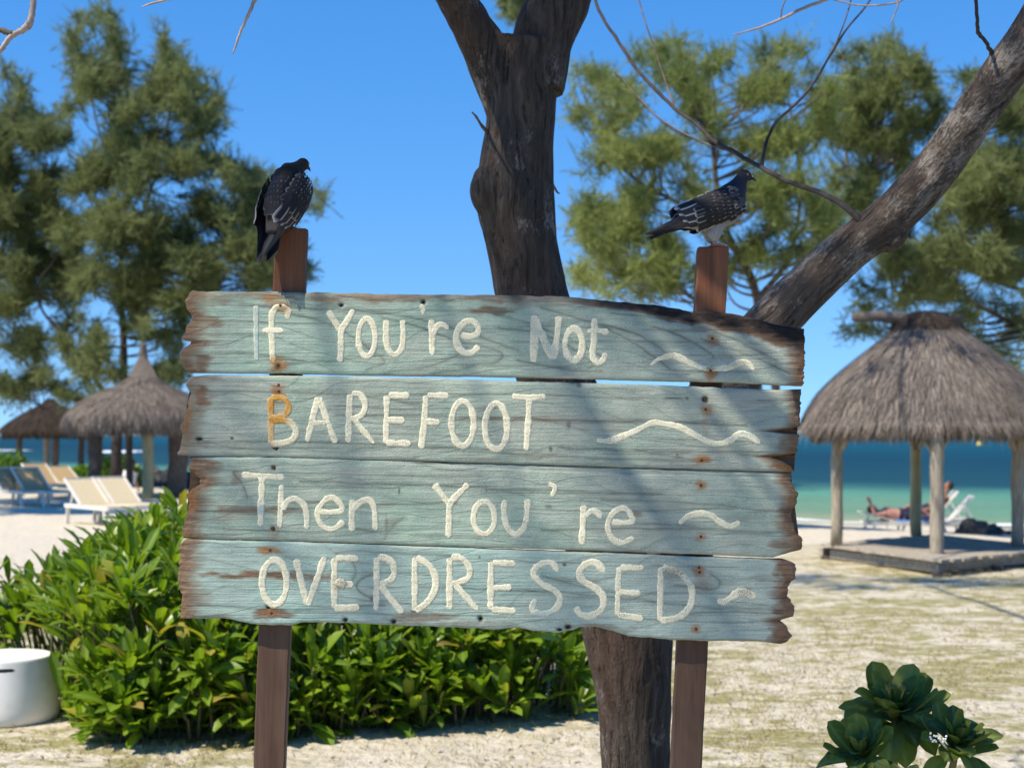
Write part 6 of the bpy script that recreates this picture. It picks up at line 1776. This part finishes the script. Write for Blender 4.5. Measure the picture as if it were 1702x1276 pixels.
while cnt < 900 and tries < 14000:
    tries += 1
    px = rs.uniform(-150, 985); d = 4.2 + 2.4 * rs.random() ** 1.9
    hh, f, bk = shrub_h(px, d); hh = float(hh)
    if hh < .08: continue
    t = (d - float(f)) / float(bk - f)
    if t > .75 and rs.random() < .8: continue
    x = (px - CX) / FPX * d
    lvl = rs.random()
    z = hh * (1.0 - 0.55 * lvl ** 2.2) if t > .3 else hh * rs.uniform(.08, 1.0)
    z = max(z, .07) + rs.normal() * .035
    outw = Vector((rs.normal() * .28 + (-.35 if px < 60 else .35 if px > 900 else 0), -(.75 - 1.2 * t) + rs.normal() * .25, 1.15 + rs.normal() * .2)).normalized()
    c = Vector((x, 2 * d, z)) - SHO
    nl = rs.integers(9, 14)
    a0 = rs.random() * 6.28
    Mo = outw.to_track_quat('Z', 'Y').to_matrix()
    big = rs.uniform(.8, 1.2)
    for i in range(nl):
        az = a0 + i * 2.399
        el = math.radians(np.interp(i, [0, nl], [88, 40])) + rs.normal() * .15
        ld = Mo @ Vector((math.cos(az) * math.cos(el), math.sin(az) * math.cos(el), math.sin(el)))
        size = big * np.interp(i, [0, 3, nl], [.12, .235, .26]) * rs.uniform(.65, 1.25)
        rot = orient(ld, outw + Vector((0, 0, .6)))
        p = c - outw * (.008 * i)
        w = p + SHO + ld * size
        if w.z < .015: 
            continue
        qx = CX + w.x / w.y * 2 * FPX; qy = HOR + (CAM_H - w.z) / w.y * 2 * FPX
        if (w.x - so.x) ** 2 + (w.y - so.y) ** 2 < .40 ** 2 and w.z < .55: continue
        if qx < 104 and qy > 1088 and w.y < 9.5: continue
        Mt = Matrix.Translation(p) @ (rot.to_4x4()) @ Matrix.Scale(size, 4)
        vis = size / w.y * (1 - .5 * lvl)
        ppx = CX + (w.x / w.y) * 2 * FPX; ppy = HOR + (CAM_H - w.z) / w.y * 2 * FPX
        hidden = (300 < ppx < 1330 and 485 < ppy < 1035) or ppx < 2 or (t > .5) or (ppx < 95 and ppy > 1090)
        leaves.append((vis * (0.02 if hidden else 1), Mt, int(rs.integers(0, 6))))
    root = Vector((c.x * .96 + rs.normal() * .05, c.y + .15 + rs.normal() * .05, -.02))
    stems.tube([root, root.lerp(c, .5) + Vector((0, 0.03, .04)), c - outw * .05, c], [.011, .009, .008, .007], 5)
    cnt += 1
stems.build("stems", m_stem, shrub, True)["kind"] = "stuff"
leaves.sort(key=lambda q: -q[0])
lm_ = []
for i, (V, F, M) in enumerate(variants):
    me = bpy.data.meshes.new("leaf"); me.from_pydata(V.tolist(), [], F.tolist()); me.update()
    me.polygons.foreach_set("use_smooth", np.ones(len(me.polygons), dtype=bool)); set_mask(me, M); me.materials.append(m_shrub); lm_.append(me)
for vis, Mt, vi in leaves[:300]:
    o = bpy.data.objects.new("leaf", lm_[vi]); link(o, shrub); o.matrix_local = Mt
VV = []; FF = []; MM = []; n0 = 0
for vis, Mt, vi in leaves[300:]:
    V, F, M = variants[vi]
    A_ = np.array(Mt)
    VV.append(V @ A_[:3, :3].T + A_[:3, 3]); FF.append(F + n0); MM.append(M); n0 += len(V)
o = mesh_np("foliage", np.concatenate(VV), np.concatenate(FF), m_shrub, shrub, True); set_mask(o.data, np.concatenate(MM)); o["kind"] = "stuff"

# ------------------------------------------------------------------ dark rosette plant in the near right corner
m_helio, nt, b = newmat("velvety_dark_leaf")
at_ = nd(nt, "ShaderNodeAttribute", {"attribute_name": "mask"})
sepm = nd(nt, "ShaderNodeSeparateColor", None, Color=at_.outputs["Color"])
oi = nt.nodes.new("ShaderNodeObjectInfo")
co = objco(nt)
c = ramp(nt, oi.outputs["Random"], (0.0, (0.070, 0.090, 0.012)), (0.6, (0.14, 0.165, 0.024)), (1.0, (0.24, 0.255, 0.05)))
c = mixc(nt, mth(nt, 'MULTIPLY', sepm.outputs[0], 0.45), c, (0.30, 0.36, 0.14))
c = mixc(nt, mth(nt, 'MULTIPLY', sepm.outputs[1], 0.30), c, (0.24, 0.30, 0.10))
c = mixc(nt, ramp(nt, noise_n(nt, co, 6, 4), (0.4, 0.0), (0.75, 0.3)), c, (0.11, 0.155, 0.085))
L(nt, c, b.inputs["Base Color"]); b.inputs["Roughness"].default_value = 0.5; b.inputs["Specular IOR Level"].default_value = 0.22
tr = nt.nodes.new("ShaderNodeBsdfTranslucent"); L(nt, mixc(nt, 1.0, c, (1.2, 1.7, 0.35), 'MULTIPLY'), tr.inputs[0])
mx = nt.nodes.new("ShaderNodeMixShader"); mx.inputs[0].default_value = 0.22
L(nt, b.outputs[0], mx.inputs[1]); L(nt, tr.outputs[0], mx.inputs[2]); L(nt, mx.outputs[0], nt.nodes["Material Output"].inputs[0])
L(nt, bump(nt, noise_n(nt, co, 40, 4), .3, .02), b.inputs["Normal"])
def big_leaf(W, bend, fold, seed, nu=12, nv=8):
    V = []; M = []; F = []
    r = random.Random(seed)
    for i in range(nu + 1):
        t = i / nu
        w = W * (0.16 + 0.84 * math.sin(min(1, t / .66) * math.pi / 2) ** 1.6) * math.sqrt(max(0.0, 1 - max(0, (t - .66) / .34) ** 2.3))
        w = max(w, W * .04)
        a = bend * t
        x = math.sin(a) / bend; z = -(1 - math.cos(a)) / bend
        for j in range(nv + 1):
            s = j / nv * 2 - 1
            vein = abs(((t - abs(s) * .22) * 6.5) % 1 - .5) * 2
            zz = z + abs(s) ** 1.2 * w * .5 * fold + .012 * math.sin(t * 8 + s * 2 + seed) * abs(s) + .006 * vein * (abs(s) > .15)
            V.append((x, s * w * .5, zz)); M.append((1.0 if abs(s) < .1 else 0, 1.0 if vein < .25 else 0, 0, 1))
    for i in range(nu):
        for j in range(nv): F.append((i * (nv + 1) + j, (i + 1) * (nv + 1) + j, (i + 1) * (nv + 1) + j + 1, i * (nv + 1) + j + 1))
    me = bpy.data.meshes.new("leaf"); me.from_pydata(V, [], F); me.update()
    me.polygons.foreach_set("use_smooth", np.ones(len(me.polygons), dtype=bool)); set_mask(me, np.array(M)); me.materials.append(m_helio)
    return me
bl = [big_leaf(.46, .5, .35, 1), big_leaf(.50, .9, .28, 2), big_leaf(.42, .3, .5, 3), big_leaf(.48, -.4, .3, 4), big_leaf(.44, 1.2, .35, 5)]
HD = 2.3
ho = P(1505, 0, HD); ho.z = 0
hp = empty("rosette_plant", ho)
tag(hp, "dark green plant with thick paddle leaves in rosettes at the bottom right corner", "plant")
def HP(px, py, d): return P(px, py, d) - ho
rh = random.Random(12)
def rosette(c, axis, n, size, seed, el0=84, el1=14):
    axis = Vector(axis).normalized(); Mo = axis.to_track_quat('Z', 'Y').to_matrix()
    r = random.Random(seed)
    for i in range(n):
        az = i * 2.399 + seed; f = i / (n - 1)
        el = math.radians(el0 + (el1 - el0) * f ** .8) + r.uniform(-.12, .12)
        ld = Mo @ Vector((math.cos(az) * math.cos(el), math.sin(az) * math.cos(el), math.sin(el)))
        s = size * (.50 + .50 * min(1, f * 1.7)) * r.uniform(.88, 1.1)
        rot = orient(ld, axis + Vector((0, 0, .35)))
        o = bpy.data.objects.new("leaf", bl[r.randrange(5)]); link(o, hp)
        o.matrix_local = Matrix.Translation(c - axis * (.035 * f) + ld * .008) @ rot.to_4x4() @ Matrix.Scale(s, 4)
RS = [(HP(1488, 1190, 2.30), (-.03, -.45, .88), 38, .178, 1), (HP(1430, 1258, 2.16), (-.22, -.50, .82), 28, .132, 2), (HP(1590, 1238, 2.22), (.22, -.50, .82), 30, .138, 3),
      (HP(1505, 1330, 2.1), (0, -.4, .9), 14, .13, 4), (HP(1640, 1330, 2.35), (.4, -.2, .9), 13, .13, 5)]
for (c, ax, n, s, sd) in RS:
    rosette(c, ax, n, s, sd)
    stm = MB(); stm.tube(spline([(c.x * .1, c.y * .1, -.03), (c.x * .45, c.y * .4, .4), (c.x - ax[0] * .06, c.y - ax[1] * .06, c.z - .12), tuple(c)], 5), np.linspace(.016, .009, 16), 8)
    stm.build("stem", m_stem, hp, True)
# little cluster of white flower buds on the right rosette
m_flower, nt, b = newmat("white_flower_buds"); b.inputs["Base Color"].default_value = (.72, .72, .62, 1); b.inputs["Roughness"].default_value = .7
fl = MB(); c = HP(1560, 1226, 2.14)
for i in range(18):
    V, F = ellip(c + Vector((rh.uniform(-.022, .022), rh.uniform(-.015, .015), rh.uniform(-.012, .012))), (.0034,) * 3, None, 6, 5); fl.add(V, F)
fl.tube([c, HP(1575, 1245, 2.19)], [.003, .004], 6)
fl.build("flower_cluster", m_flower, hp, True)
